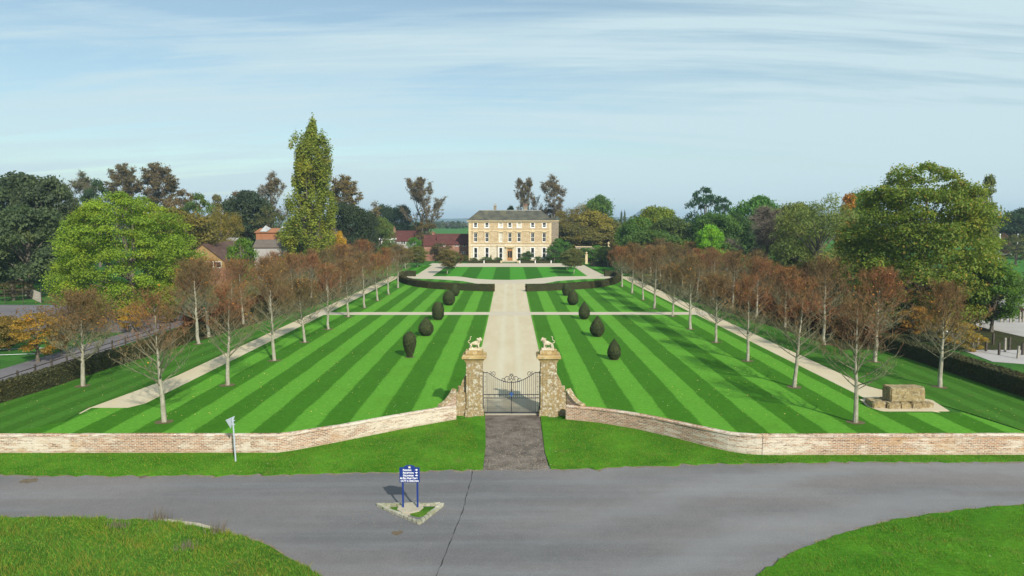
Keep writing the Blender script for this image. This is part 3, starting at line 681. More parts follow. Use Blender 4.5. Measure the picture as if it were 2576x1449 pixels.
for nm_, P_ in (('green', pl_), ('green', pr_), ('v', L1), ('v', L2)):
    rd2 = random.Random(len(P_)); q_ = .22 if nm_ == 'green' else -.20
    up = [(p[0]+rd2.gauss(0, .05), p[1]+q_*rd2.uniform(.2, 1.5)) for p in P_]; dn = [(p[0], p[1]-q_) for p in P_]
    structure('muddy_edge', MB().poly(up+dn[::-1], .0085), M['edge_mud'])
# tar seam, stains, concrete lip
seam = edge([xy(G(*p)) for p in [(1189, 1184), (1183, 1215), (1172, 1252), (1163, 1290), (1148, 1325), (1128, 1375), (1110, 1420), (1094, 1455)]], 5, 0.02, 0.3)
structure('road_seam', MB().poly([(a-0.018-0.015*math.sin(i*1.3), b) for i, (a, b) in enumerate(seam)]+[(a+0.018+0.015*math.sin(i*2.1), b) for i, (a, b) in enumerate(seam)][::-1], 0.010), M['crack'])
def blot(name, x, y, rx, ry, seed, m):
    c = G(x, y); rd = random.Random(seed)
    structure(name, MB().poly([(c.x+rx*math.cos(t/14*6.283)*rd.uniform(.6, 1.2), c.y+ry*math.sin(t/14*6.283)*rd.uniform(.6, 1.2)) for t in range(14)], 0.011), m)
blot('road_stain', 1000, 1341, 0.30, 0.26, 1, M['stain']); blot('road_stain', 2015, 1393, 0.17, 0.12, 2, M['stain'])
blot('road_stain', 75, 1210, 0.5, 0.4, 3, M['stain']); blot('road_stain', 365, 1195, 0.3, 0.5, 4, M['stain'])
structure('concrete_lip', MB().slab([xy(G(*p)) for p in [(388, 1309), (420, 1308), (500, 1318), (545, 1331), (540, 1340), (470, 1335)]], 0.0, 0.05), M['concrete'])

# soil rings below the trees
ROWD = [G(413, 1063).y, G(573, 970).y]; D0, DS = 46.3, 10.35
# outside the grounds
structure('service_road', MB().slab([(-38.9, 30), (-44.6, 30), (-46.5, 60), (-47.0, 110), (-43, 110), (-42, 60)], -0.01, 0.02), M['tarmac'])
structure('yard', MB().slab([(-140, 84), (-47, 84), (-47, 110), (-80, 112), (-140, 112)], -0.01, 0.015), M['tarmac'])
structure('tennis_court', MB().slab([(-140, 116), (-70, 116), (-70, 150), (-140, 160)], -0.01, 0.02), M['green_field'])
structure('car_park', MB().slab([(46.5, 66), (58, 60), (140, 60), (140, 128), (62, 128), (52, 100)], -0.01, 0.02), mottled('pale_car_park', (0.36, 0.34, 0.33), (0.44, 0.42, 0.41), 0.3, 8))
structure('playing_field', MB().slab([(60, 140), (420, 140), (600, 330), (70, 330)], -0.01, 0.02), M['green_field'])
tm = MB(); tx = [-2500, -900, -300, 0, 300, 900, 2500]; tyz = [(335, -.03), (380, 1.2), (450, 2.6), (640, 5.6), (1200, 7.0), (2500, 7.0), (3400, -.1)]
for a, b in tyz: tm.v += [(x, a, b) for x in tx]
tm.f = [(j*7+i, j*7+i+1, j*7+i+8, j*7+i+7) for j in range(6) for i in range(6)]
structure('meadow', tm, M['green_field'])
structure('meadow', MB().slab([(-90, 270), (40, 270), (60, 330), (-90, 330)], -0.01, 0.02), M['green_field'])
ln = MB()
for a, b in (((-62, 71), (-47.2, 74)), ((-62, 67.5), (-47.2, 70.5)), ):
    ln.slab([a, b, (b[0], b[1]+0.14), (a[0], a[1]+0.14)], 0, 0.012)
structure('pitch_line', ln, M['letter'])
ln = MB().slab([(62, 150), (140, 150), (140, 150.5), (62, 150.5)], 0, 0.04); structure('pitch_line', ln, M['letter'])
ln = MB().slab([(62, 131), (140, 131), (140, 134), (62, 134)], 0, 0.04); structure('farm_path', ln, M['gravel_fore'])

# hills
def hill(name, x0, x1, D, prof, dep=900):
    m = MB(); n = 60; rd = random.Random(D)
    for j in range(8):
        for i in range(n+1):
            t = i/n; x = x0+(x1-x0)*t; k = math.sin(math.pi*j/7)
            m.v.append((x, D+dep*j/7-dep*0.5, -2 + (prof(t)+rd.gauss(0, 0.5)+2)*k))
    for j in range(7):
        for i in range(n):
            a = j*(n+1)+i; m.f.append((a, a+1, a+n+2, a+n+1))
    o = m.build(name, M['hills'], smooth=True); tag(o, kind='structure')
hill('hills', -3200, 900, 4300, lambda t: 34+9*math.sin(t*9)+5*math.sin(t*23+1))
hill('hills', 100, 4200, 4700, lambda t: 27+7*math.sin(t*11+2)+4*math.sin(t*31))
hill('hills', 640, 1000, 4300, lambda t: 57*math.exp(-((t-.5)/.16)**2)+26, 500)

# ------------------------------------------------------------ boundary walls
def wall_along(pts, hs, th):
    """wall with a foot line, outward normal to the right of travel reversed; uv in metres"""
    m = MB(); uv = []; P = [Vector((p[0], p[1], 0)) for p in pts]; s = 0; n = len(P)
    for i, p in enumerate(P):
        d = (P[min(i+1, n-1)]-P[max(i-1, 0)]).normalized(); nn = Vector((-d.y, d.x, 0))*th
        if i: s += (p-P[i-1]).length
        for q, z in ((p, -0.1), (p, hs[i]), (p+nn, hs[i]), (p+nn, -0.1)):
            m.v.append((q.x, q.y, z))
        uv += [(s, -0.1), (s, hs[i]), (s, hs[i]+th), (s, 2*hs[i]+th+.1)]
    for i in range(n-1):
        a, b = i*4, (i+1)*4
        for k in range(3): m.f.append((a+k, b+k, b+k+1, a+k+1))
    m.f.append((0, 1, 2, 3)); e = (n-1)*4; m.f.append((e+3, e+2, e+1, e))
    m.uv = uv; return m
def coping_along(pts, hs, th):
    m = MB(); uv = []; P = [Vector((p[0], p[1], 0)) for p in pts]; s = 0; n = len(P)
    for i, p in enumerate(P):
        d = (P[min(i+1, n-1)]-P[max(i-1, 0)]).normalized(); nn = Vector((-d.y, d.x, 0))
        if i: s += (p-P[i-1]).length
        for k, (o, z) in enumerate(((-0.05, .003), (-0.05, 0.055), (0.03, 0.11), (th-0.03, 0.11), (th+0.05, 0.055), (th+0.05, .003))):
            q = p+nn*o; m.v.append((q.x, q.y, hs[i]+z)); uv.append((s, k*0.07+3))
    for i in range(n-1):
        for k in range(6): a, b = i*6+k, i*6+(k+1) % 6; m.f.append((a, a+6, b+6, b))
    m.f.append(tuple(range(6))); m.f.append(tuple(range((n-1)*6+5, (n-1)*6-1, -1)))
    m.uv = uv; return m
def dense(pts, hs, step=1.0):
    # smooth catmull-rom refinement
    P = [Vector((p[0], p[1], h)) for p, h in zip(pts, hs)]; out = []
    for i in range(len(P)-1):
        a, b, c, d = P[max(i-1, 0)], P[i], P[i+1], P[min(i+2, len(P)-1)]; n = max(2, int((c-b).length/step))
        if (c-b).length > 20: n = 30; a = b; d = c
        for k in range(n):
            t = k/n; out.append(0.5*((2*b)+(c-a)*t+(2*a-5*b+4*c-d)*t*t+(3*b-a-3*c+d)*t**3) if (c-b).length <= 20 else b.lerp(c, t))
    out.append(P[-1]); return [(p.x, p.y) for p in out], [p.z for p in out]
HWALL = 1.02
def boundary(pts, hs, label):
    P, hh = dense(pts, hs)
    rd = random.Random(len(P)); hh = [h+rd.gauss(0, 0.008) for h in hh]
    o = wall_along(P, hh, 0.34).build('brick_wall', M['brick']); tag(o, label, 'wall')
    coping_along(P, hh, 0.34).build('coping', M['brick'], o); return o
ramp = lambda n: [0.0]*n
lw = [xy(p) for p in WL]
boundary([(-75, yl), (-40, yl), (-17, yl), (-15.2, yl+.01)]+lw, [HWALL, HWALL, HWALL, HWALL, 1.03, 1.0, 0.95, .92, .90, .90], 'long low lichened brick wall left of the gate, curving in to its pier')
rw = [xy(p) for p in WR]
boundary(rw+[(17, yr), (40, yr), (75, yr)], [.90, .90, .93, .98, 1.03, 1.06, 1.09, 1.11, 1.13, 1.14, 1.14], 'long low pale lichened brick wall right of the gate, following the road bend')

# ------------------------------------------------------------ gate piers with lions
def skin(name, nodes, edges, m, parent, sub=1, root=0):
    me = bpy.data.meshes.new(name); me.from_pydata([n[:3] for n in nodes], edges, []); o = bpy.data.objects.new(name, me); C.objects.link(o)
    o.modifiers.new('s', 'SKIN'); 
    for i, n in enumerate(nodes):
        sv_ = me.skin_vertices[0].data[i]; r = n[3]; sv_.radius = (r, n[4] if len(n) > 4 else r); sv_.use_root = (i == root)
    o.modifiers.new('d', 'SUBSURF').levels = sub; o.modifiers['d'].render_levels = sub
    dg = bpy.context.evaluated_depsgraph_get(); m2 = bpy.data.meshes.new_from_object(o.evaluated_get(dg)); bpy.data.objects.remove(o)
    m2.materials.clear(); m2.materials.append(m); m2.polygons.foreach_set('use_smooth', [True]*len(m2.polygons))
    n2 = bpy.data.objects.new(name, m2); C.objects.link(n2)
    if parent: n2.parent = parent
    return n2
def lion_statue(loc, s, m, label):
    """stone lion on a rugged base, facing +x*s, head turned to the front, tail raised"""
    o = thing('lion_statue', loc, label, 'statue', 'stone lions on the gate piers'); o.scale = (.80, .80, .76)
    b = MB(); b.taper(-0.56, 0.56, -0.24, 0.24, 0, 0.17, 0.93)
    for i in range(9): b.taper(-0.55+i*0.125, -0.44+i*0.125, -0.235, 0.235, 0.15, 0.20+0.03*(i % 3), 0.8)
    b.build('base', m, o, bevel=0.02)
    z = 0.20
    N_ = [(-.36, 0, .60, .15, .17), (-.12, 0, .62, .135, .17), (.14, 0, .66, .16, .20), (.30, 0, .76, .165, .20), (.36, -.03, .92, .14, .15), (.44, -.09, 1.03, .125, .125), (.53, -.18, 1.00, .085, .075), (.58, -.25, .96, .055, .05),
          # front legs
          (.28, -.12, .52, .085), (.31, -.13, .34, .062), (.30, -.13, .10+z*.6, .055), (.38, -.14, .23, .06),
          (.16, .12, .52, .08), (.10, .13, .36, .06), (.16, .13, .24, .052), (.23, .13, .23, .058),
          # hind legs
          (-.38, -.12, .50, .105), (-.30, -.14, .40, .075), (-.42, -.14, .31, .05), (-.38, -.14, .23, .052), (-.30, -.14, .225, .056),
          (-.42, .12, .50, .10), (-.38, .13, .40, .07), (-.52, .13, .32, .05), (-.50, .13, .23, .05), (-.41, .13, .225, .056),
          # ears
          (.40, -.01, 1.13, .045), (.42, -.005, 1.19, .022), (.47, -.12, 1.14, .04), (.50, -.125, 1.20, .02)]
    E = [(0,1),(1,2),(2,3),(3,4),(4,5),(5,6),(6,7),(2,8),(8,9),(9,10),(10,11),(2,12),(12,13),(13,14),(14,15),(0,16),(16,17),(17,18),(18,19),(19,20),(0,21),(21,22),(22,23),(23,24),(24,25),(5,26),(26,27),(5,28),(28,29)]
    fl = lambda L: [(p[0]*s,)+tuple(p[1:]) for p in L]
    bd = skin('body', fl(N_), E, m, o, 2, 2)
    tail = [(-.42, 0, .64, .05), (-.54, 0, .66, .045), (-.62, -.01, .74, .04), (-.56, -.02, .86, .036), (-.44, -.02, .92, .034), (-.40, -.02, 1.02, .032), (-.44, -.02, 1.12, .032), (-.38, -.02, 1.22, .045), (-.31, -.02, 1.27, .02)]
    skin('tail', fl(tail), [(i, i+1) for i in range(len(tail)-1)], m, o, 2)
    mane = [(.24, 0, .80, .18, .21), (.33, -.03, .93, .185, .20), (.38, -.05, 1.03, .15, .16), (.36, -.02, .72, .12, .15)]
    skin('mane', fl(mane), [(3, 0), (0, 1), (1, 2)], m, o, 2)
    f = MB()                                                     # brow, eyes, jaw, curls of the mane
    rd = random.Random(3)
    for k in range(46):
        a = rd.random()*6.28; q = rd.random(); c = (s*(.27+.10*q+.16*math.cos(a)*.6), -.02+.17*math.sin(a), .72+.36*q+.05*math.cos(a))
        f.lathe([(0.01, -.05), (.035, -.02), (.03, .02), (.008, .05)], 5, c)
    f.build('mane_curls', m, o, True)
    for q_ in ((s*.535, -.20, 1.035), (s*.475, -.205, 1.04)): MB().lathe([(.004, -.02), (.018, 0), (.004, .02)], 6, q_).build('eye', m, bd)
    h = MB()
    h.taper(min(s*.53, s*.62), max(s*.53, s*.62), -.29, -.19, .885, .925, .7); h.build('muzzle', m, bd, bevel=.006)
    return o
def ring(mb, w, z0, z1, k=1.0): mb.taper(-w, w, -w, w, z0, z1, k)
def pier(cx, cy, s, label):
    o = thing('gate_pier', (cx, cy, 0), label, 'gate pier', 'stone gate piers'); o.scale = (1, 1, 1.10)
    base = MB(); ring(base, .66, -.1, .32); ring(base, .66, .32, .40, .93); base.build('plinth', M['pier'], o, bevel=.02)
    sh = MB(); ring(sh, .56, .40, 3.46)
    sh.box(-.40, .40, -.60, -.56, .62, 2.55); sh.box(-.585, .585, -.585, .585, 2.62, 2.70)
    sh.build('shaft', M['pier'], o, bevel=.015)
    cpn = MB(); ring(cpn, .60, 3.46, 3.54); ring(cpn, .64, 3.54, 3.64, 1.08); ring(cpn, .69, 3.64, 3.71, 1.08); ring(cpn, .83, 3.71, 3.86); ring(cpn, .81, 3.86, 3.93, .94)
    cpn.build('cornice', M['cap'], o, bevel=.012)
    bl = MB(); bl.box(-.60, .60, -.42, .42, 3.93, 4.16); bl.build('pedestal', M['cap'], o, bevel=.02)
    # curved console beside the shaft, and the block below it
    d = -s                                                       # outward direction along x
    prof = []
    for i in range(15):
        t = i/14; a = t*math.pi*.9; prof.append((.56+.10+.52*t+.05*math.sin(a*2), 1.42+1.1*(1-t)**1.6+.12*math.sin(math.pi*t)))
    poly = [(.56, 1.2)]+[(.56, 2.75)]+prof+[(1.20, 1.2)]
    m = MB(); n = len(poly)
    for yy in (-.17, .17): m.v += [(d*a, yy, b) for a, b in poly]
    fs = [tuple(t) for t in tessellate_polygon([[Vector((a, b, 0)) for a, b in poly]])]
    m.f += fs+[tuple(i+n for i in t[::-1]) for t in fs]+[(i, (i+1) % n, n+(i+1) % n, n+i) for i in range(n)]
    m.lathe([(.02, -.19), (.20, -.18), (.20, .18), (.02, .19)], 14, (d*0.98, 0, 1.66))
    c = m.build('console', M['pier'], o)
    bk = MB(); bk.box(min(d*.57, d*1.26), max(d*.57, d*1.26), -.42, .30, -.1, 1.50); bk.box(min(d*.57, d*1.31), max(d*.57, d*1.31), -.50, .33, -.1, .46); bk.build('side_block', M['pier'], o, bevel=.015)
    return o
gl, gr_ = G(1215.5, 1040).x, G(1357.5, 1040).x; gy = 47.75
PLx, PRx = gl-.58, gr_+.58
pier(PLx, gy, 1, 'tall weathered stone pier on the left side of the iron gate')
pier(PRx, gy, -1, 'tall weathered stone pier on the right side of the iron gate')
lion_statue((PLx+.05, gy, 4.575), 1, M['lion'], 'mossy yellow stone lion with raised tail standing on the left gate pier')
lion_statue((PRx-.05, gy, 4.575), -1, M['lion2'], 'pale pinkish stone lion with raised tail standing on the right gate pier')
# swept brick ramps from the low walls up to the piers
def sweep(x0, y0, x1, y1, label):
    pts = []; hs = []
    for i in range(15):
        t = i/14; pts.append((x0+(x1-x0)*t, y0+(y1-y0)*t)); hs.append(.95+.78*(t**2.2)+.10*(t > .02))
    if x1 < x0: pts, hs = pts[::-1], hs[::-1]
    o = wall_along(pts, hs, .36).build('swept_wall', M['brick']); tag(o, label, 'wall', 'swept wall ends beside the piers'); coping_along(pts, hs, .36).build('coping', M['pier'], o)
sweep(WL[-1].x-.95, WL[-1].y-.25, PLx-1.26, gy-.50, 'brick wall end sweeping up in a curve to the left gate pier')
sweep(WR[0].x+1.05, WR[0].y-.22, PRx+1.26, gy-.50, 'brick wall end sweeping up in a curve to the right gate pier')

# ------------------------------------------------------------ iron gate
gt = thing('entrance_gate', ((gl+gr_)/2, gy, 0), 'black wrought iron double gate with scrolled dipping top between the stone piers', 'gate'); gt.scale = (1, 1, 1.22)
hw = (gr_-gl)/2
def leaf_gate(s):
    fr = MB(); W_ = hw-.03
    zt = lambda u: 1.86 + .62*(1-math.sin(min(1, max(0, (u-.12)/.88))*math.pi/2)) if u > .12 else 2.50   # u: 0 hinge .. 1 centre
    X = lambda u: s*(-W_+u*(W_-.01))
    for u in (0.005, .13, 1.0): fr.box(min(X(u)-.022, X(u)+.022), X(u)+.022, -.022, .022, .05, zt(u)+(.10 if u == 1 else 0))
    for z in (.10, .96, 1.16): fr.box(min(X(0), X(1)), max(X(0), X(1)), -.015, .015, z-.022, z+.022)
    fr.tube([(X(.13+.87*i/12), 0, zt(.13+.87*i/12)) for i in range(13)], .022, 4)
    fr.box(min(X(0), X(.13)), max(X(0), X(.13)), -.015, .015, 2.42, 2.46)
    o = fr.build('gate_leaf', M['iron'], gt)
    b = MB()
    for i in range(1, 12):
        u = .13+.87*i/12; b.box(X(u)-.015, X(u)+.015, -.012, .012, .10, zt(u))
    for i in range(12):
        u = .13+.87*(i+.5)/12; b.box(X(u)-.014, X(u)+.014, -.012, .012, .10, .96)
    b.box(X(.065)-.009, X(.065)+.009, -.009, .009, .10, 2.44)
    for z in (.5, 1.3, 1.6, 1.9, 2.2): b.box(min(X(.04), X(.09)), max(X(.04), X(.09)), -.008, .008, z, z+.02)
    b.build('bars', M['iron'], o)
    def scroll(cx, cz, r, t0, turns, dirn, w_=.018):
        MB().tube([(cx+dirn*r*(1-.72*k/16)*math.cos(t0+turns*6.283*k/16), 0, cz+r*(1-.72*k/16)*math.sin(t0+turns*6.283*k/16)) for k in range(17)], w_, 4).build('scroll', M['iron'], o)
    scroll(X(.84), 2.02, .24, -.5, 1.2, s); scroll(X(.95), 2.17, .15, 3.4, 1.1, s); scroll(X(.73), 1.98, .15, 0.2, 1.1, -s)
    scroll(X(.36), 2.38, .15, -1.2, 1.1, s); scroll(X(.26), 2.40, .09, 1, .9, -s)
    scroll(X(.97), 2.30, .07, 0, 1, s)
    for k in range(4):
        u = .2+k*.2; scroll(X(u), 1.06, .075, 0, .9, s, .009)
leaf_gate(1); leaf_gate(-1)
lb = MB(); lb.box(-.10, .08, -.05, .05, 1.12, 1.28); lb.box(-.16, .16, -.03, .03, 1.16, 1.22); lb.box(-.04, .04, -.06, .0, 1.02, 1.12); lb.build('lock_box', M['lock_blue'], gt, bevel=.01); MB().box(-.06, .08, -.04, .04, 1.40, 1.46).build('handle', M['iron'], gt, bevel=.01)
structure('gate_sill', MB().box(gl, gr_, gy-.25, gy+.12, -.02, .045), M['concrete'])

# ------------------------------------------------------------ direction sign and its island
c1, c2, c3 = G(942, 1272), G(1121, 1270), G(1056, 1322)
isl = thing('traffic_island', ((c1.x+c2.x+c3.x)/3, (c1.y+c2.y+c3.y)/3, 0), 'small triangular grass island edged with mossy kerb stones in the road', 'traffic island')
ox, oy = isl.location.x, isl.location.y
tri = [(c.x-ox, c.y-oy) for c in (c1, c3, c2)]
def shrink(P, k): return [(a*k, b*k) for a, b in P]
def roundc(P, q):
    out = []
    for i in range(3):
        a, b, c = Vector(P[i-1]), Vector(P[i]), Vector(P[(i+1) % 3]); u = (a-b).normalized()*q; v = (c-b).normalized()*q
        for k in range(5): t = k/4; p = (b+u).lerp(b, t).lerp(b.lerp(b+v, t), t); out.append((p.x, p.y))
    return out
outer = roundc(tri, .22)
kb = MB(); rd = random.Random(5)
P = outer; inn = shrink(outer, .80)
N0 = len(P); per = []
for i in range(N0):
    a, b = Vector(P[i]), Vector(P[(i+1) % N0]); ai, bi = Vector(inn[i]), Vector(inn[(i+1) % N0]); n = max(1, int((b-a).length/.30))
    for k in range(n):
        t0, t1 = k/n+.01, (k+1)/n-.01; h = .13+rd.uniform(-.02, .02); q = [a.lerp(b, t0), a.lerp(b, t1), ai.lerp(bi, t1), ai.lerp(bi, t0)]
        kb.add([(p.x, p.y, -.01) for p in q]+[(p.x, p.y, h) for p in q], [(4,5,6,7),(0,1,5,4),(1,2,6,5),(2,3,7,6),(3,0,4,7)])
kb.build('kerb', M['kerb'], isl, bevel=.015)
MB().slab(shrink(outer, .81), 0, .10).build('turf', M['rough'], isl)
pc = G(1032, 1278, .1); MB().lathe([(.62, 0), (.62, .135), (.57, .145)], 9, (0, 0, 0)).build('concrete_pad', M['concrete'], isl).location = (pc.x-ox, pc.y-oy, 0)
isl.children[-1].scale = (1.0, .55, 1)
sg = thing('direction_sign', (pc.x, pc.y, 0), 'navy blue direction board with white lettering on two posts in the road junction', 'sign')
bw = .47
zb, zt_ = AT(1033, 1212, pc.y).z, AT(1033, 1175, pc.y).z
pts = [(-bw, zb), (bw, zb), (bw, zt_), (bw*.55, zt_+.01)]+[(bw*.55*math.cos(t/8*math.pi), zt_+.01+.11*math.sin(t/8*math.pi)) for t in range(1, 8)]+[(-bw*.55, zt_+.01), (-bw, zt_)]
m = MB(); n = len(pts)
for yy in (-.065, -.035): m.v += [(a, yy, b) for a, b in pts]
fs = [tuple(t) for t in tessellate_polygon([[Vector((a, b, 0)) for a, b in pts]])]
m.f += fs+[tuple(i+n for i in t[::-1]) for t in fs]+[(i, (i+1) % n, n+(i+1) % n, n+i) for i in range(n)]
board = m.build('board', M['blue'], sg)
for x in (-.33, .35): MB().box(x-.04, x+.04, -.034, .046, .05, zb+.35).build('post', M['blue'], sg, bevel=.006)
def text(s, size, x, z, mat_, parent, name='lettering', align='LEFT', width=None):
    cu = bpy.data.curves.new('t', 'FONT'); cu.body = s; cu.size = size; cu.extrude = .003; cu.offset = size*.016; cu.align_x = align
    cu.small_caps_scale = .78
    for i, ch in enumerate(s):
        if ch.islower(): cu.body_format[i].use_small_caps = True
    t = bpy.data.objects.new('t', cu); C.objects.link(t); bpy.context.view_layer.update()
    me = bpy.data.meshes.new_from_object(t.evaluated_get(bpy.context.evaluated_depsgraph_get())); bpy.data.objects.remove(t)
    me.materials.clear(); me.materials.append(mat_); o = link_mesh(name, me, parent, (x, -.069, z)); o.rotation_euler = (math.pi/2, 0, 0)
    if width:
        xs_ = [v.co.x for v in me.vertices]; k = width/(max(xs_)-min(xs_)); o.scale = (k, 1, 1)
    return o
hgt = zt_-zb; row = hgt/5.35
for i, (s_, wd_) in enumerate((('Parking', .39), ('Reception', .49), ('Deliveries', .49), ('Pre Prep Dept', .68))):
    text(s_, row*.92, -.31, zt_-row*(i+1.25)+.01, M['letter'], board, width=wd_)
text('CCTV in Operation', row*.95, -.415, zb+row*.22, M['letter'], board, width=.83)
def arrow(x, z, s):
    k = row*.40; MB().add([(x-s*k*1.1, -.069, z-.3*k), (x+s*k*.1, -.069, z-.3*k), (x+s*k*.1, -.069, z+.3*k), (x-s*k*1.1, -.069, z+.3*k), (x+s*k*.1, -.069, z-k), (x+s*k*1.2, -.069, z), (x+s*k*.1, -.069, z+k)], [(0,1,2,3), (4,5,6)]).build('arrow', M['letter'], board)
for i in range(3): arrow(.32, zt_-row*(i+1.25)+.055, 1)
arrow(-.385, zt_-row*4.25+.055, -1)
cr = MB()                                                        # little crown over a ribbon
cz = zt_+.03
cr.add([(-.05, -.069, cz-.01), (.05, -.069, cz-.01), (.055, -.069, cz+.04), (.03, -.069, cz+.015), (.0, -.069, cz+.05), (-.03, -.069, cz+.015), (-.055, -.069, cz+.04)], [(0, 1, 3, 5), (1, 2, 3), (3, 4, 5), (5, 6, 0)])
cr.build('crest', M['gold'], board)
c2_ = MB(); c2_.add([(-.05, -.069, cz-.055), (.05, -.069, cz-.055), (.065, -.069, cz-.03), (-.065, -.069, cz-.03)], [(0,1,2,3)]); c2_.add([(-.02, -.069, cz-.028), (.02, -.069, cz-.028), (.02, -.069, cz-.014), (-.02, -.069, cz-.014)], [(0,1,2,3)]); c2_.build('crest_ribbon', M['letter'], board)

# give way sign seen from behind, edge on
b0 = G(593, 1163); ty = thing('give_way_sign', (b0.x, b0.y, 0), 'grey metal post with a triangular sign seen nearly edge on at the verge', 'sign')
zt2 = AT(588, 1050, b0.y).z
MB().tube([(0, 0, 0), (-.03, 0, zt2*.5), (-.08, .0, zt2)], .042, 10).build('post', M['galv'], ty)
t_ = MB(); 
for yy in (-.012, .012): t_.v += [(-.40, yy, zt2-.06), (.30, yy, zt2-.02), (-.04, yy, zt2-.64)]
t_.f += [(0,2,1), (3,4,5), (0,1,4,3), (1,2,5,4), (2,0,3,5)]
tp = t_.build('sign_plate', M['galv'], ty); tp.location = (-.20, .05, 0); tp.rotation_euler = (0, 0, R(70))
for z_ in (.20, .42): MB().box(-.13, .03, -.05, .08, zt2-z_, zt2-z_+.03).build('bracket', M['galv'], ty)

# ------------------------------------------------------------ stone monument
def rough_block(x0, x1, y0, y1, z0, z1, seed, amp=.05):
    bm = bmesh.new(); bmesh.ops.create_cube(bm, size=1)
    for v in bm.verts: v.co = Vector((x0+(v.co.x+.5)*(x1-x0), y0+(v.co.y+.5)*(y1-y0), z0+(v.co.z+.5)*(z1-z0)))
    bmesh.ops.bevel(bm, geom=bm.edges[:], offset=.07, segments=2, affect='EDGES')
    bmesh.ops.subdivide_edges(bm, edges=[e for e in bm.edges if e.calc_length() > .25], cuts=5, use_grid_fill=True)
    rd = random.Random(seed)
    from mathutils import noise
    for v in bm.verts:
        n = noise.noise_vector(v.co*2.2+Vector((seed, 0, 0)))*amp+noise.noise_vector(v.co*6)*amp*.35; v.co += n
    m = MB(); bm.verts.index_update(); m.v = [tuple(v.co) for v in bm.verts]; m.f = [tuple(q.index for q in f.verts) for f in bm.faces]; bm.free(); return m
mc = G(2284, 1028); mo = thing('stone_monument', (mc.x, mc.y, 0), 'weathered ochre stone block monument on a low stone base on a gravel pad', 'monument')
rough_block(-1.25, 1.28, .10, 1.25, .42, 1.50, 1, .07).build('upper_block', M['monument'], mo)
for i, (a, b, c, d, e) in enumerate(((-1.55, -.62, -.25, .62, .46), (-.60, .15, -.18, .60, .43), (.17, .95, -.20, .62, .44), (.97, 1.95, .05, .75, .40), (-2.55, -1.58, -.05, .85, .50), (-2.35, -1.3, .87, 1.6, .42), (-1.28, 1.5, .64, 1.7, .45))):
    rough_block(a, b, c, d, -.1, e, i+5, .06).build('base_stone', M['monument'], mo)
structure('monument_pad', MB().slab([xy(G(*p)) for p in [(2163, 1006), (2182, 1024), (2215, 1035), (2388, 1035), (2345, 1008), (2250, 990)]], 0, .05), M['gravel'])
# ------------------------------------------------------------ clipped hedges, topiary
def join_core(leaf_me, core, m):
    """append core faces (MB) to a leaf mesh -> one mesh"""
    bm = bmesh.new(); bm.from_mesh(leaf_me); vs = [bm.verts.new(v) for v in core.v]
    bm.faces.ensure_lookup_table()
    lay = bm.faces.layers.float.get('tint')
    for f in core.f:
        try:
            nf = bm.faces.new([vs[i] for i in f]); 
            if lay: nf[lay] = .15
        except ValueError: pass
    bm.to_mesh(leaf_me); bm.free(); return leaf_me
def hedge(name, pts, wd_, ht, leaf, dens, label, m='hedge', group=None, col=(0.03, 0.05, 0.015), cat='hedge', seed=0, rough=.04, base=0.0, parent=None):
    rs = np.random.RandomState(seed+5); core = MB(); P, N_ = [], []
    V = [Vector((p[0], p[1], 0)) for p in pts]; n = len(V); L_, R_ = [], []
    for i, p in enumerate(V):
        a = (V[i]-V[i-1]).normalized() if i else None; b = (V[i+1]-V[i]).normalized() if i < n-1 else None
        d = ((a or b)+(b or a)).normalized(); nn = Vector((-d.y, d.x, 0))*wd_/2; L_.append(p+nn); R_.append(p-nn)
    k = .96
    for i in range(n):
        for q, z in ((L_[i], base), (V[i].lerp(L_[i], k), ht*k), (V[i].lerp(R_[i], k), ht*k), (R_[i], base)): core.v.append((q.x, q.y, z))
    for i in range(n-1):
        a, b = i*4, i*4+4
        for j in range(3): core.f.append((a+j, a+j+1, b+j+1, b+j))
    core.f += [(0, 3, 2, 1), (n*4-4, n*4-3, n*4-2, n*4-1)]
    for i in range(n-1):
        ln = (V[i+1]-V[i]).length
        for (A0, A1, nn, kind) in ((L_[i], L_[i+1], (L_[i]-R_[i]).normalized(), 's'), (R_[i], R_[i+1], (R_[i]-L_[i]).normalized(), 's'), (L_[i], L_[i+1], Vector((0,0,1)), 't')):
            area = ln*(ht if kind == 's' else wd_); c = int(area*dens)
            u = rs.uniform(0, 1, (c, 1)); v = rs.uniform(0, 1, (c, 1)); a0, a1 = np.array(A0), np.array(A1)
            if kind == 's': p = a0+(a1-a0)*u+np.array((0, 0, 1))*v*ht*1.01
            else: b0, b1 = np.array(R_[i]), np.array(R_[i+1]); p = (a0+(a1-a0)*u)*(1-v)+(b0+(b1-b0)*u)*v+np.array((0, 0, ht*1.01))
            P.append(p+rs.normal(size=(c, 3))*rough); N_.append(np.tile(np.array(nn), (c, 1))+rs.normal(size=(c, 3))*.55)
    for (a, b, s) in ((L_[0], R_[0], -1), (L_[-1], R_[-1], 1)):
        c = int(wd_*ht*dens); u = rs.uniform(0, 1, (c, 1)); v = rs.uniform(0, 1, (c, 1)); d = ((V[1]-V[0]) if s < 0 else (V[-1]-V[-2])).normalized()*s
        P.append(np.array(a)+(np.array(b)-np.array(a))*u+np.array((0, 0, 1))*v*ht); N_.append(np.tile(np.array(d), (c, 1))+rs.normal(size=(c, 3))*.5)
    P = np.concatenate(P); N_ = unit(np.concatenate(N_)); T = rs.uniform(0, 1, len(P))
    me = np_mesh(name, leaf_verts(rs, P, N_, leaf), 4, M[m], {'tint': T, 'gold': np.zeros(len(T))}); join_core(me, core, M[m])
    o = link_mesh(name, me); o.color = (*col, 1); tag(o, label, cat, group)
    return o
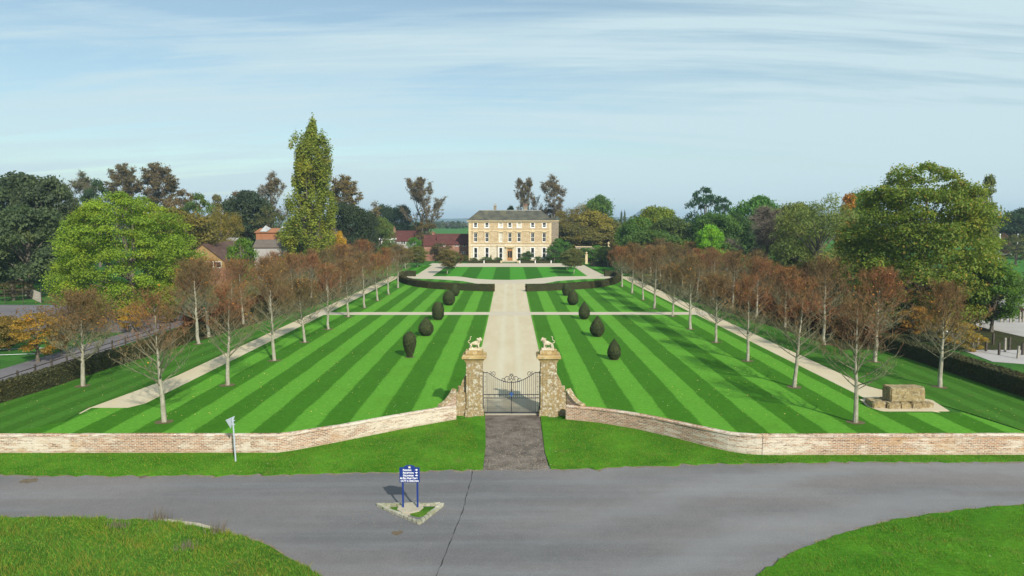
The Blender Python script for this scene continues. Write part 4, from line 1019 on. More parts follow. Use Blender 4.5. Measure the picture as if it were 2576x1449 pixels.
for s, sd_ in ((-1, 'left'), (1, 'right')):
    P = arc_pts(s); C2 = [(s*3.1, 133.2)]+[(a, b+.55) for a, b in P[1:-2]]+[(s*25.6, 163), (s*25.7, 169.5)]
    Q, _ = dense(C2, [0]*len(C2), 3)
    hedge('curved_hedge', Q, 1.0, 1.32, .09, 75, f'dark clipped crescent hedge on the {sd_} of the drive below the house lawn', seed=s+3)
    # little return beside the forecourt
    hedge('clipped_hedge', [(s*25.4, 170.6), (s*23.2, 170.3)], .9, 1.3, .09, 75, f'short dark clipped hedge block at the {sd_} corner of the forecourt', seed=s+9)
lh = [xy(G(-60, 1042)), xy(G(0, 1017)), xy(G(110, 984)), xy(G(280, 927)), xy(G(365, 901)), xy(G(480, 862))]
lh = [(a-.75, b) for a, b in lh]+[(-37.3, 100), (-37, 130)]
hedge('boundary_hedge', lh, 1.25, 1.38, .075, 110, 'long dark clipped hedge along the far left edge of the grounds', seed=20, col=(0.03, 0.045, 0.015))
rh = [(40.3, 46.5), (40.1, 55), (40.0, 66), (39.7, 74)]
hedge('boundary_hedge', rh, 1.5, 1.45, .075, 110, 'long dark clipped hedge along the far right edge of the grounds', seed=21)
# unclipped copper hedges continuing the boundary
hedge('copper_hedge', [(39.5, 74), (38.6, 92), (38.2, 115), (38, 150), (38, 170)], 1.9, 2.5, .12, 75, 'ragged reddish brown hedge continuing beyond the right clipped hedge', 'shrub', col=(0.105, 0.045, 0.024), rough=.35, seed=22)
hedge('copper_hedge', [(-39, 84), (-38, 110), (-37.6, 140), (-37, 170)], 1.6, 1.9, .12, 75, 'ragged reddish brown hedge beyond the left outer trees', 'shrub', col=(0.10, 0.048, 0.026), rough=.30, seed=23)
hedge('low_hedge', [(-13.6, 224.4), (-3.2, 224.4)], .7, .75, .13, 60, 'low dark box hedge left of the house steps', seed=24, group='low hedges along the house front')
hedge('low_hedge', [(3.4, 224.4), (13.6, 224.4)], .7, .75, .13, 60, 'low dark box hedge right of the house steps', seed=25, group='low hedges along the house front')
hedge('dark_hedge', [(24, 208), (30, 205)], 1.4, 1.5, .16, 40, 'dark hedge at the right end of the forecourt beneath the small green trees', seed=26)

def topiary(x0, x1, yt, yb, shape, label, seed):
    b = G((x0+x1)/2, yb-3); k = b.y/F*1.0; r = (x1-x0)/2*k*.98; h = AT((x0+x1)/2, yt, b.y).z*1.0
    rs = np.random.RandomState(seed); o = thing('topiary', (b.x, b.y, 0), label, 'topiary', 'clipped yews lining the drive'); o.rotation_euler = (0, 0, seed)
    pf = {'drop': [(0.0, .30), (.08, .62), (.2, .90), (.34, 1.0), (.5, .95), (.66, .76), (.8, .50), (.92, .22), (1, .02)],
          'egg': [(0.0, .40), (.08, .66), (.2, .88), (.4, 1.0), (.6, .98), (.78, .82), (.9, .55), (.97, .28), (1, .05)],
          'top': [(0.0, .28), (.1, .45), (.25, .66), (.45, .88), (.62, 1.0), (.76, .96), (.88, .72), (.96, .38), (1, .05)]}[shape]
    zs = [a for a, _ in pf]; rr = [c for _, c in pf]
    core = MB(); core.lathe([(r*.95*np.interp(t/14, zs, rr), h*.98*t/14) for t in range(15)], 20)
    c = 5200; t = rs.uniform(0, 1, c); a = rs.uniform(0, 6.283, c); rad = r*np.interp(t, zs, rr)*(1+rs.normal(size=c)*.035); rad *= (1+.03*np.sin(a*3+seed)+.03*np.sin(t*9+a*2))
    P = np.stack([rad*np.cos(a), rad*np.sin(a), t*h], 1); dr = np.gradient(np.interp(np.linspace(0, 1, 100), zs, rr)*r, np.linspace(0, 1, 100)*h)
    sl = np.interp(t, np.linspace(0, 1, 100), dr); Nn = unit(np.stack([np.cos(a), np.sin(a), -np.clip(sl, -3, 3)], 1)+rs.normal(size=(c, 3))*.4)
    me = np_mesh('foliage', leaf_verts(rs, P, Nn, .075), 4, M['yew'], {'tint': rs.uniform(0, 1, c), 'gold': np.zeros(c)}); join_core(me, core, M['yew'])
    link_mesh('foliage', me, o)
    MB().tube([(0, 0, -.05), (0, 0, h*.3)], .07, 6).build('trunk', M['bark'], o)
    return b
TP = []
for q in (('top', 1014.6, 1048, 834, 902.3, 'narrow-footed top-heavy yew, nearest the gate on the left of the drive'), ('drop', 1053.5, 1090.4, 797.6, 848, 'broad round-bellied yew, second from the gate on the left of the drive'),
          ('egg', 1087, 1117, 759, 808, 'flat-topped oval yew by the cross path on the left of the drive'), ('egg', 1114.7, 1144.6, 730.8, 771, 'round oval yew beyond the cross path, partly hiding the last yew on the left'),
          ('drop', 1132, 1156, 711.6, 748, 'farthest pointed yew on the left, standing against the crescent hedge'),
          ('drop', 1528, 1561, 853.7, 908, 'pointed egg-shaped yew nearest the gate on the right of the drive'), ('drop', 1484.7, 1520.3, 795.7, 850, 'widest teardrop yew, second from the gate on the right of the drive'),
          ('drop', 1455.4, 1483.4, 759.2, 806.4, 'teardrop yew in front of the cross path on the right of the drive'), ('drop', 1427, 1454.4, 727, 770.5, 'small teardrop yew beyond the cross path on the right of the drive'),
          ('egg', 1414.6, 1434, 712.5, 747, 'farthest round-topped yew on the right, standing against the crescent hedge')):
    TP.append(topiary(q[1], q[2], q[3], q[4], q[0], q[5], len(TP)+1))

# ------------------------------------------------------------ the house
HD = 232.0
hz = lambda y: AT(1283, y, HD).z
hx = lambda x: AT(1083.5+.22436*x, 600, HD).x
house = thing('manor_house', (0, HD, 0), 'three-storey honey stone manor house with slate hipped roof at the head of the drive', 'house')
hw_ = 13.75; ZE = hz(556.0); xs_c = [hx(v) for v in (503, 630, 785, 887, 990, 1142, 1272)]
rowz = [(hz(649.9), hz(623.4)), (hz(609), hz(585.9)), (hz(572.5), hz(560.5))]
zsp = hz(614.5)
def facade(x0, x1, z0, z1, holes, y=0.0, dep=.28):
    m = MB(); xs = sorted({x0, x1, *[h[0] for h in holes], *[h[1] for h in holes]}); zs = sorted({z0, z1, *[h[2] for h in holes], *[h[3] for h in holes]})
    for i in range(len(xs)-1):
        for j in range(len(zs)-1):
            cx, cz = (xs[i]+xs[i+1])/2, (zs[j]+zs[j+1])/2
            if any(h[0] < cx < h[1] and h[2] < cz < h[3] for h in holes): continue
            m.add([(xs[i], y, zs[j]), (xs[i+1], y, zs[j]), (xs[i+1], y, zs[j+1]), (xs[i], y, zs[j+1])], [(0, 1, 2, 3)])
    for a, b, c, d in holes:
        m.add([(a, y, c), (b, y, c), (b, y, d), (a, y, d), (a, y+dep, c), (b, y+dep, c), (b, y+dep, d), (a, y+dep, d)], [(0, 4, 5, 1), (1, 5, 6, 2), (2, 6, 7, 3), (3, 7, 4, 0)])
    return m
ww = 1.16
holes_lo = [(x-ww/2, x+ww/2, *rowz[0]) for i, x in enumerate(xs_c) if i != 3]+[(xs_c[3]-.85, xs_c[3]+.85, .35, hz(625))]
holes_hi = [(x-ww/2, x+ww/2, *rowz[1]) for x in xs_c]+[(x-ww/2, x+ww/2, *rowz[2]) for x in xs_c]
facade(-hw_, hw_, -.1, zsp, holes_lo, 0).build('ground_storey', M['ashlar_low'], house)
up_ = facade(-hw_, hw_, zsp, ZE, holes_hi, 0); 
up_.add([(-hw_, 0, -.1), (-hw_, 13, -.1), (-hw_, 13, ZE), (-hw_, 0, ZE), (hw_, 0, -.1), (hw_, 13, -.1), (hw_, 13, ZE), (hw_, 0, ZE)], [(0, 3, 2, 1), (4, 5, 6, 7), (1, 2, 6, 5)])
up_.build('wall', M['ashlar'], house)
st = MB()
for z, h_, d in ((hz(580.6), .34, .12), (hz(574.2), .16, .08), (hz(611), .22, .12), (hz(619), .26, .14), (.3, .35, .10)):
    if z < 1: st.box(-hw_-.05, xs_c[3]-1.6, -d, .0, z-.35, z+.15); st.box(xs_c[3]+1.6, hw_+.05, -d, 0, z-.35, z+.15)
    else: st.box(-hw_-.05, hw_+.05, -d, -.002, z-h_/2, z+h_/2)
for x in (-hw_+.35, hw_-.35): st.box(x-.35, x+.35, -.07, -.001, .5, ZE-.6)
st.build('string_courses', M['trim'], house)
co_ = MB(); co_.box(-hw_-.15, hw_+.15, -.18, -.003, ZE-.55, ZE-.32); co_.box(-hw_-.55, hw_+.55, -.60, -.003, ZE-.10, ZE+.14); 
for i in range(74): x = -hw_+(i+.5)*2*hw_/74; co_.box(x-.10, x+.10, -.42, -.004, ZE-.32, ZE-.10)
co_.build('cornice', M['trim'], house)
def sash(x, z0, z1, row, pane='glass'):
    f = MB(); t = .11; h = z1-z0; w_ = ww
    f.box(x-w_/2, x-w_/2+t, .10, .2, z0, z1); f.box(x+w_/2-t, x+w_/2, .10, .2, z0, z1); f.box(x-w_/2+t, x+w_/2-t, .10, .2, z1-t, z1); f.box(x-w_/2+t, x+w_/2-t, .09, .2, z0, z0+t*1.9)
    f.box(x-w_/2+t, x+w_/2-t, .12, .18, z0+h*.5-.05, z0+h*.5+.05)
    if row == 1: f.box(x-.02, x+.02, .13, .17, z0+t, z1-t)
    o = f.build('window', M['white'], house)
    g_ = MB(); g_.box(x-w_/2+.02, x+w_/2-.02, .205, .23, z0+.02, z1-.02); g_.build('pane', M[pane], o)
    s = MB(); a = .20
    s.box(x-w_/2-a, x-w_/2-.005, -.06, .10, z0-.05, z1+.02); s.box(x+w_/2+.005, x+w_/2+a, -.06, .10, z0-.05, z1+.02); s.box(x-w_/2-a, x+w_/2+a, -.065, .05, z1+.021, z1+.22); s.box(x-w_/2-a-.08, x+w_/2+a+.08, -.16, .09, z0-.20, z0-.052)
    s.build('surround', M['white'] if row != 1 else M['trim'], o)
    if row == 1:
        p = MB(); zt = z1+.26; p.box(x-1.05, x+1.05, -.28, -.125, zt, zt+.13)
        p.add([(x-1.05, -.28, zt+.131), (x+1.05, -.28, zt+.131), (x, -.28, zt+.52), (x-1.05, -.125, zt+.131), (x+1.05, -.125, zt+.131), (x, -.125, zt+.52)], [(0,1,2), (3,5,4), (1,4,5,2), (0,2,5,3), (0,3,4,1)])
        for q in (-1, 1): p.box(x+q*.86-.1, x+q*.86+.1, -.20, -.003, zt-.42, zt)
        p.build('pediment', M['trim'], o)
for r_ in range(3):
    for i, x in enumerate(xs_c):
        if r_ == 0 and i == 3: continue
        pane = 'blind' if (r_, i) in ((1, 2), (2, 2), (2, 4)) else 'glass'
        sash(x, *rowz[r_], r_, pane)
dr = MB(); dx = xs_c[3]; dz = hz(625)
for a, b in ((-.85, -.70), (-.06, .06), (.70, .85)): dr.box(dx+a, dx+b, .10, .22, .35, dz)
for z0, z1 in ((.35, 1.35), (3.55, 3.72), (dz-.15, dz)):
    dr.box(dx-.70, dx-.06, .10, .2, z0, z1); dr.box(dx+.06, dx+.70, .10, .2, z0, z1)
do = dr.build('front_door', M['wood'], house); MB().box(dx-.72, dx+.72, .205, .23, 1.35, 3.55).build('pane', M['glass'], do); MB().box(dx-.70, dx+.70, .15, .235, 3.72, dz-.15).build('fanlight', mottled('fanlight_wood', (.45, .25, .10), (.38, .2, .08), 3), do)
pt = MB(); pt.box(dx-1.22, dx-.86, -.22, -.003, .30, dz+.1); pt.box(dx+.86, dx+1.22, -.22, -.003, .30, dz+.1); pt.box(dx-1.35, dx+1.35, -.42, -.15, dz+.11, dz+.45); pt.box(dx-1.55, dx+1.55, -.60, -.15, dz+.452, dz+.62); pt.build('door_surround', M['trim'], house)
sp = MB()
for i in range(4): sp.box(dx-1.7-.28*i, dx+1.7+.28*i, -1.4-.45*i, -.004, -.05, .36-.09*i)
sp.build('steps', M['concrete'], house)
MB().tube([(xs_c[2]-1.2, -.12, .2), (xs_c[2]-1.2, -.12, zsp-.3)], .07, 6).build('drainpipe', M['dark_wood'], house)
rf = MB(); zr = AT(1283, 529.3, HD+7).z; ov = .62
rf.add([(-hw_-ov, -ov, ZE+.15), (hw_+ov, -ov, ZE+.15), (hw_+ov, 13.6, ZE+.15), (-hw_-ov, 13.6, ZE+.15), (-10.5, 6.3, zr), (10.5, 6.3, zr), (10.5, 7.2, zr), (-10.5, 7.2, zr)], [(0,1,5,4), (1,2,6,5), (2,3,7,6), (3,0,4,7), (4,5,6,7), (0,3,2,1)])
ro = rf.build('roof', M['slate'], house)
MB().box(-10.6, 10.6, 6.15, 6.32, zr-.03, zr+.12).build('ridge', M['lead'], ro)
for cx, y_, w_ in ((hx(715), 10.5, .95), (hx(1068), 10.5, 1.5)):
    ch = MB(); z1 = AT(1283, 519.5, HD+y_).z; ch.box(cx-w_/2, cx+w_/2, y_-.5, y_+.5, zr-3, z1); ch.box(cx-w_/2-.12, cx+w_/2+.12, y_-.62, y_+.62, z1, z1+.22)
    co2 = ch.build('chimney', M['rubble'], ro)
    pot = MB()
    for k in ((-.25, .25) if w_ < 1 else (-.5, 0, .5)): pot.lathe([(.15, 0), (.17, .1), (.12, .75), (.15, .8)], 8, (cx+k, y_, z1+.22))
    pot.build('chimney_pot', M['red_brick'] if w_ > 1 else M['concrete'], co2)
wg = thing('side_wing', (0, 0, 0), 'grey rubble stone wing with parapet set back at the right end of the manor', 'house')
wg.location = (hw_+1.5, HD+5.5, 0); wx = AT(1405, 600, HD+4).x-hw_-1.5
m = MB(); m.box(-1.49, wx, -1.5, 9, -.1, ZE-.1); m.build('wall', M['rubble'], wg)
m = MB(); m.box(-1.48, wx+.2, -1.7, 9.2, ZE-.09, ZE+.18); m.build('parapet', M['trim'], wg)
m = MB(); m.add([(-1.4, -1.3, ZE+.2), (wx-.2, -1.3, ZE+.2), (-1.4, 8, ZE+.2), (wx-.2, 8, ZE+.2), (-1.4, -1.3, ZE+2.4), (-1.4, 8, ZE+2.4)], [(0,1,4), (1,3,5,4), (2,5,3), (0,4,5,2), (0,2,3,1)]); m.build('roof', M['slate'], wg)

# low posts along the front
for i, x in enumerate((598, 1000, 1172, 1350)):
    p = MB(); p.taper(-.16, .16, -.16, .16, -.05, .78, .8); p.lathe([(.10, .78), (.13, .84), (.02, .95)], 8)
    o = p.build('stone_post', M['white'], bevel=.02); o.location = (AT(1083.5+.22436*x, 660, 223.7).x, 223.7, 0)
    tag(o, ['small white stone post left of the house steps', 'small white stone post just right of the house steps', 'small white stone post below the ivy on the house front', 'small white stone post at the right end of the house front'][i], 'post', 'stone posts along the house front')
for i, s in enumerate((-1, 1)):
    o = thing('stone_planter', (dx+s*2.9, 225.6, 0), f'square stone planter with a dark bush on the {"left" if s < 0 else "right"} of the front steps', 'planter', 'planters by the steps')
    MB().taper(-.45, .45, -.45, .45, 0, .7, 1.08).build('pot', M['trim'], o, bevel=.03)
    c = link_mesh('bush', PR['shrub'][0], o, (0, 0, .6)); c.scale = (.3, .3, .4); c.color = (.03, .06, .02, 1)

# ------------------------------------------------------------ outbuildings
def gabled(name, x, y, w_, d, ze, zr, wallm, roofm, label, rz=0.0, axis='x', cat='building', ov=.3, wins=(), chim=(), group=None, base=-.1, winh=1.1):
    """axis 'x': ridge runs left-right; 'y': gable faces the viewer"""
    o = thing(name, (x, y, 0), label, cat, group, rz)
    m = MB()
    if axis == 'x':
        m.add([(-w_/2, 0, base), (w_/2, 0, base), (w_/2, d, base), (-w_/2, d, base), (-w_/2, 0, ze), (w_/2, 0, ze), (w_/2, d, ze), (-w_/2, d, ze), (-w_/2, d/2, zr-.06), (w_/2, d/2, zr-.06)],
              [(0,1,5,4), (1,2,6,9,5), (2,3,7,6), (3,0,4,8,7)])
        r = MB(); s = (zr-ze)/(d/2)
        r.add([(-w_/2-ov, -ov, ze-s*ov), (w_/2+ov, -ov, ze-s*ov), (w_/2+ov, d/2, zr), (-w_/2-ov, d/2, zr), (w_/2+ov, d+ov, ze-s*ov), (-w_/2-ov, d+ov, ze-s*ov)]+
              [(-w_/2-ov, -ov, ze-s*ov+.15), (w_/2+ov, -ov, ze-s*ov+.15), (w_/2+ov, d/2, zr+.15), (-w_/2-ov, d/2, zr+.15), (w_/2+ov, d+ov, ze-s*ov+.15), (-w_/2-ov, d+ov, ze-s*ov+.15)],
              [(0,3,2,1), (3,5,4,2), (6,7,8,9), (9,8,10,11), (0,1,7,6), (4,5,11,10), (1,2,8,7), (2,4,10,8), (0,6,9,3), (3,9,11,5)])
    else:
        m.add([(-w_/2, 0, base), (w_/2, 0, base), (w_/2, d, base), (-w_/2, d, base), (-w_/2, 0, ze), (w_/2, 0, ze), (w_/2, d, ze), (-w_/2, d, ze), (0, 0, zr-.06), (0, d, zr-.06)],
              [(0,1,5,8,4), (1,2,6,5), (2,3,7,9,6), (3,0,4,7)])
        r = MB(); s = (zr-ze)/(w_/2)
        r.add([(-w_/2-ov, -ov, ze-s*ov), (0, -ov, zr), (w_/2+ov, -ov, ze-s*ov), (-w_/2-ov, d+ov, ze-s*ov), (0, d+ov, zr), (w_/2+ov, d+ov, ze-s*ov)]+
              [(-w_/2-ov, -ov, ze-s*ov+.15), (0, -ov, zr+.15), (w_/2+ov, -ov, ze-s*ov+.15), (-w_/2-ov, d+ov, ze-s*ov+.15), (0, d+ov, zr+.15), (w_/2+ov, d+ov, ze-s*ov+.15)],
              [(0,1,4,3), (1,2,5,4), (6,9,10,7), (7,10,11,8), (0,6,7,1), (1,7,8,2), (3,4,10,9), (4,5,11,10), (0,3,9,6), (2,8,11,5)])
    m.build('wall', M[wallm], o); r_ = r.build('roof', M[roofm], o)
    for (wx_, wz, wwd) in wins:
        f = MB(); f.box(wx_-wwd/2, wx_+wwd/2, -.06, -.002, wz-winh/2, wz+winh/2); fo = f.build('window', M['white'], o)
        n = max(1, round(wwd/.7)); p = MB()
        for k in range(n): a = wx_-wwd/2+wwd*k/n; p.box(a+.09, a+wwd/n-.09, -.075, -.061, wz-winh/2+.1, wz+winh/2-.1)
        p.build('pane', M['glass'], fo)
    for (cx, cy, zt) in chim:
        c = MB(); c.box(cx-.45, cx+.45, cy-.4, cy+.4, ze, zt); c.box(cx-.52, cx+.52, cy-.47, cy+.47, zt, zt+.15); c.lathe([(.14, 0), (.11, .6), (.13, .62)], 8, (cx, cy, zt+.15)); c.build('chimney', M['red_brick'], r_)
    return o
def span(x0, x1, y, D): a, b = AT(x0, y, D), AT(x1, y, D); return (a.x+b.x)/2, b.x-a.x
zz = lambda y, D: AT(1283, y, D).z
c, w1 = span(1083, 1181, 600, 240); gabled('service_range', c, 240, w1, 9, zz(614, 240), zz(589, 244.5), 'red_brick', 'red_roof', 'long low brick range with dark red tiled roof left of the manor', wins=[(-4.8, zz(615.5, 240)-.2, 1.3), (-2.2, zz(615.5, 240)-.2, 1.1), (2.4, zz(615.5, 240)-.2, 1.5), (5.0, zz(615.5, 240)-.2, .9), (4.6, 2.6, 1.3)], winh=.75, chim=[(-w1/2+.6, 3.2, zz(585, 243))])
c, w1 = span(1066, 1092, 600, 236); gabled('brick_lean_to', c, 236, w1, 7, zz(617, 236), zz(592, 239.5), 'red_brick', 'red_roof', 'small brick block with dark red roof at the left end of the service range')
c, w1 = span(976, 1052, 600, 262); gabled('long_barn', c, 262, w1, 9, zz(605.6, 262), zz(581, 266), 'grey_panel', 'red_roof', 'building with dark red tiled roof and a strip of white windows', wins=[(-3.6, zz(610, 262), 2.6), (0, zz(610, 262), 1.6), (3.4, zz(610, 262), 2.6)], chim=[(-w1/2+1.8, 4, zz(574, 266))], winh=1.3)
c, w1 = span(925, 985, 600, 228); o = thing('flat_roof_block', (c, 228, 0), 'pale grey flat-roofed block with white fascia, just left of the red-roofed building with white windows', 'building')
MB().box(-w1/2, w1/2, 0, 8, -.1, zz(604, 228)).build('wall', M['grey_panel'], o); MB().box(-w1/2-.3, w1/2+.3, -.35, 8.3, zz(604, 228), zz(600.5, 228)).build('fascia', M['white'], o)
for k in range(5): f = MB().box(-w1/2+.5+k*1.5, -w1/2+1.5+k*1.5, -.05, -.002, zz(615, 228), zz(607, 228)).build('window', M['white'], o); MB().box(-w1/2+.62+k*1.5, -w1/2+1.38+k*1.5, -.07, -.051, zz(614, 228), zz(608, 228)).build('pane', M['glass'], f)
c, w1 = span(862, 930, 600, 205); o = thing('flat_roof_block', (c, 205, 0), 'grey flat-roofed school block right of the broad grey gabled roof', 'building')
MB().box(-w1/2, w1/2, 0, 10, -.1, zz(607, 205)).build('wall', M['grey_panel'], o); MB().box(-w1/2-.3, w1/2+.3, -.35, 10.3, zz(607, 205), zz(603, 205)).build('fascia', M['grey_roof'], o)
for k in range(4): f = MB().box(-w1/2+.6+k*1.9, -w1/2+1.6+k*1.9, -.05, -.002, zz(619, 205), zz(611, 205)).build('window', M['white'], o); MB().box(-w1/2+.72+k*1.9, -w1/2+1.48+k*1.9, -.07, -.051, zz(618, 205), zz(612, 205)).build('pane', M['glass'], f)
c, w1 = span(778, 888, 600, 190); gabled('school_hall', c, 190, w1, 16, zz(616, 190), zz(573, 190), 'red_brick', 'grey_roof', 'large hall with broad grey tiled roof just right of the poplar', axis='y', wins=[(3.2, zz(612, 190)-1.6, 1.2)])
c, w1 = span(644, 716, 600, 178); o = gabled('orange_brick_block', c, 178, w1, 8, zz(585, 178), zz(575.5, 181), 'orange_brick', 'orange_brick', 'orange brick block with two white rooflights left of the poplar')
for x in (-1.6, 2.9):
    MB().add([(x-.9, -.4, zz(585, 178)+.25), (x+.9, -.4, zz(585, 178)+.25), (x, 1.5, zz(578, 178)+1.1), (x-.9, 3, zz(585, 178)+1), (x+.9, 3, zz(585, 178)+1)], [(0,1,2), (0,2,3), (1,4,2), (2,4,3)]).build('rooflight', M['lead'], o)
c, w1 = span(640, 712, 620, 160); gabled('low_workshop', c, 160, w1, 8, zz(622, 160), zz(604, 164), 'grey_panel', 'grey_roof', 'low workshop with grey roof and white verge in front of the orange brick block', rz=R(8))
c, w1 = span(512, 590, 600, 186); gabled('white_gabled_shed', c, 186, w1, 8, zz(606, 186), zz(598, 190), 'white', 'lead', 'low building with pale metal roof behind the ochre-gabled cottage')
cot = gabled('cottage', AT(510, 620, 145).x, 145, 8.7, 20, zz(658, 145), zz(614.6, 145), 'ochre_render', 'brown_roof', 'cottage with ochre gable, white windows and brown tiled roof beside the big green tree', axis='y', rz=R(6), cat='house', winh=1.35,
             wins=[(1.25, zz(666, 145), 3.0), (4.0-.9, zz(666, 145), 1.0)])
MB().box(-4.36, 4.36, -.03, 20.02, -.1, zz(675, 145)).build('brick_base', M['red_brick'], cot)
o = MB(); o.lathe([(.02, -.04), (.34, -.04), (.34, 0), (.02, 0)], 14); v = o.build('date_plaque', M['trim'], cot); v.rotation_euler = (R(90), 0, 0); v.location = (-.1, -.05, zz(640, 145))
# ashlar garden wall right of the house
gw = thing('garden_wall', (21.5, 228, 0), 'old stone garden wall with pale coping at the right of the house, urn at its right end', 'wall')
a, b = AT(1448, 620, 228).x-21.5, AT(1534, 620, 228).x-21.5; zt = zz(621, 228)
MB().box(a, b, 0, .6, -.1, zt).build('wall', M['rubble'], gw); MB().box(a-.1, b+.1, -.1, .7, zt, zt+.18).build('coping', M['trim'], gw)
MB().lathe([(.25, 0), (.28, .2), (.12, .3), (.14, .5), (.38, .9), (.40, 1.1), (.2, 1.2), (.05, 1.5)], 10, (b-.4, .3, zt+.18)).build('urn', M['trim'], gw)
p = AT(1475, 655, 219); o = thing('garden_pillar', (p.x, 219, 0), 'slim pale stone pillar with ball finial beside the right forecourt', 'pillar')
MB().taper(-.40, .40, -.40, .40, -.1, 2.9, .9).build('shaft', M['trim'], o, bevel=.03); MB().lathe([(.5, 2.9), (.5, 3.08), (.16, 3.1), (.12, 3.25), (.32, 3.45), (.30, 3.7), (.1, 3.85)], 12).build('finial', M['trim'], o)
# benches on the forecourt
for (px, py, lb_) in ((1517, 688, 'dark wooden bench nearer the crescent hedge on the right edge of the forecourt'), (1492, 671, 'dark wooden bench farther up the right edge of the forecourt')):
    p = G(px, py); o = thing('bench', (p.x, p.y, 0), lb_, 'bench', 'benches on the forecourt', R(-70))
    m = MB()
    for k in range(3): m.box(-.9, .9, -.25+k*.17, -.11+k*.17, .42, .46)
    m.build('seat', M['dark_wood'], o); m = MB()
    for k in range(4): m.box(-.9, .9, .27, .31, .52+k*.12, .60+k*.12)
    m.build('backrest', M['dark_wood'], o)
    for x in (-.82, .82):
        for y in (-.22, .28): MB().box(x-.04, x+.04, y-.04, y+.04, 0, .42 if y < 0 else .98).build('leg', M['dark_wood'], o)
# village beyond
for i, (x, w_, y0, D, rm, lab) in enumerate(((1100, 22, 562, 640, 'grey_roof', 'small far village house with grey roof, leftmost of the row left of the manor'), (1119, 20, 560, 700, 'brown_roof', 'small far village house with brown roof, second from the left beyond the field'),
        (1136, 16, 562, 660, 'grey_roof', 'small far village house with pale gable in the middle of the row'), (1152, 20, 560, 720, 'red_roof', 'small far village house with reddish roof, fourth in the row'), (1170, 18, 562, 680, 'grey_roof', 'small far village house half hidden by the left end of the manor'))):
    D += 230; p = AT(x, y0+2, D); wm = w_*.8/F*D; gabled('village_house', p.x, D, wm, 7, 8.6, p.z+.4, 'grey_panel' if i % 2 else 'rubble', rm, lab, group='far village houses', cat='house', wins=[(-wm*.25, 7.4, 1.2), (wm*.25, 7.4, 1.2)], rz=R(10*(i % 3-1)))

# ------------------------------------------------------------ fences and posts
def rail_fence(pts, label, hgt=1.15, gap=2.4, m='dark_wood', name='rail_fence', rails=(.5, .95)):
    o = thing(name, (pts[0][0], pts[0][1], 0), label, 'fence'); X0_, Y0_ = pts[0]; r = MB(); rd = random.Random(len(label))
    for a, b in zip(pts[:-1], pts[1:]):
        L = math.dist(a, b); n = max(1, round(L/gap))
        for k in range(n+1):
            if k == n and b != pts[-1]: continue
            x, y = a[0]+(b[0]-a[0])*k/n-X0_, a[1]+(b[1]-a[1])*k/n-Y0_
            MB().box(x-.06, x+.06, y-.06, y+.06, -.1, hgt+rd.uniform(-.04, .04)).build('post', M[m], o)
        for z in rails: r.tube([(a[0]-X0_, a[1]-Y0_, z), (b[0]-X0_, b[1]-Y0_, z)], .045, 4)
    r.build('rails', M[m], o); return o
rail_fence([(-39.6, 42), (-40.6, 50), (-41.3, 64), (-41.4, 84)], 'dark post and rail fence along the service road left of the hedge')
def picket(pts, label, hgt, gap, m):
    o = thing('picket_fence', (pts[0][0], pts[0][1], 0), label, 'fence'); q = MB(); r = MB()
    for a, b in zip(pts[:-1], pts[1:]):
        n = int(math.dist(a, b)/gap)
        for k in range(n): x, y = a[0]+(b[0]-a[0])*k/n-pts[0][0], a[1]+(b[1]-a[1])*k/n-pts[0][1]; q.box(x-.06, x+.06, y-.03, y+.03, 0, hgt)
        for z in (.3, hgt-.3): r.tube([(a[0]-pts[0][0], a[1]-pts[0][1], z), (b[0]-pts[0][0], b[1]-pts[0][1], z)], .04, 4)
    q.build('pickets', M[m], o); r.build('rails', M[m], o)
picket([xy(G(64, 744)), xy(G(104, 762))], 'pale wooden picket fence near the dark trees at the far left', 1.7, .35, 'pale_wood')
def mesh_fence(x0, x1, y, h_, label, gap=3.0):
    o = thing('court_fence', (x0, y, 0), label, 'fence'); n = int((x1-x0)/gap)
    for k in range(n+1): MB().tube([(k*gap, 0, 0), (k*gap, 0, h_)], .05, 5).build('post', M['dark_wood'], o)
    w_ = MB()
    for z in np.arange(.25, h_+.01, .5): w_.tube([(0, 0, z), (n*gap, 0, z)], .018, 3)
    w_.build('wires', M['dark_wood'], o)
mesh_fence(-95, -68, 113.8, 2.7, 'dark wire fence round the green court at the far left')
rd = random.Random(8); k = 0
PO = ['nearest the clipped hedge', 'leaning slightly left', 'beside the nearest one', 'in the middle of the line', 'with a pale top', 'next to the gravel edge', 'near the right edge of the view', 'farthest right in the line']
for (x, y) in ((2459, 874), (2480, 884), (2513, 893), (2528, 886), (2539, 881), (2498, 868), (2560, 902), (2572, 893)):
    p = G(x, y); m = MB(); m.taper(-.09, .09, -.09, .09, -.1, 1.35+rd.uniform(-.15, .15), .9); o = m.build('timber_post', M['dark_wood'] if k % 3 else M['pale_wood'], bevel=.01); o.location = p; o.rotation_euler = (0, R(rd.uniform(-3, 3)), 0)
    tag(o, f'rough timber post by the pale car park, {PO[k]}', 'post', 'timber posts by the car park'); k += 1
PO = ['leftmost of the far row', 'second of the far row', 'third of the far row', 'fourth of the far row', 'fifth of the far row', 'last of the far row']
for i, x in enumerate((2517, 2527, 2541, 2549, 2565, 2573)):
    p = G(x, 811); m = MB(); m.taper(-.09, .09, -.09, .09, -.1, 1.4, .9); o = m.build('white_post', M['pale_wood']); o.location = p
    tag(o, f'short white post beyond the pale car park, {PO[i]}', 'post', 'white posts beyond the car park')
p = G(2511, 664); o = thing('rugby_post', (p.x, p.y, 0), 'tall white rugby goal standing on the green pitch at the far right', 'goal posts'); 
for x in (0, 5.6): MB().tube([(x, 0, 0), (x, 0, 9.5)], .16, 6).build('upright', M['letter'], o)
MB().tube([(0, 0, 3), (5.6, 0, 3)], .13, 6).build('crossbar', M['letter'], o)
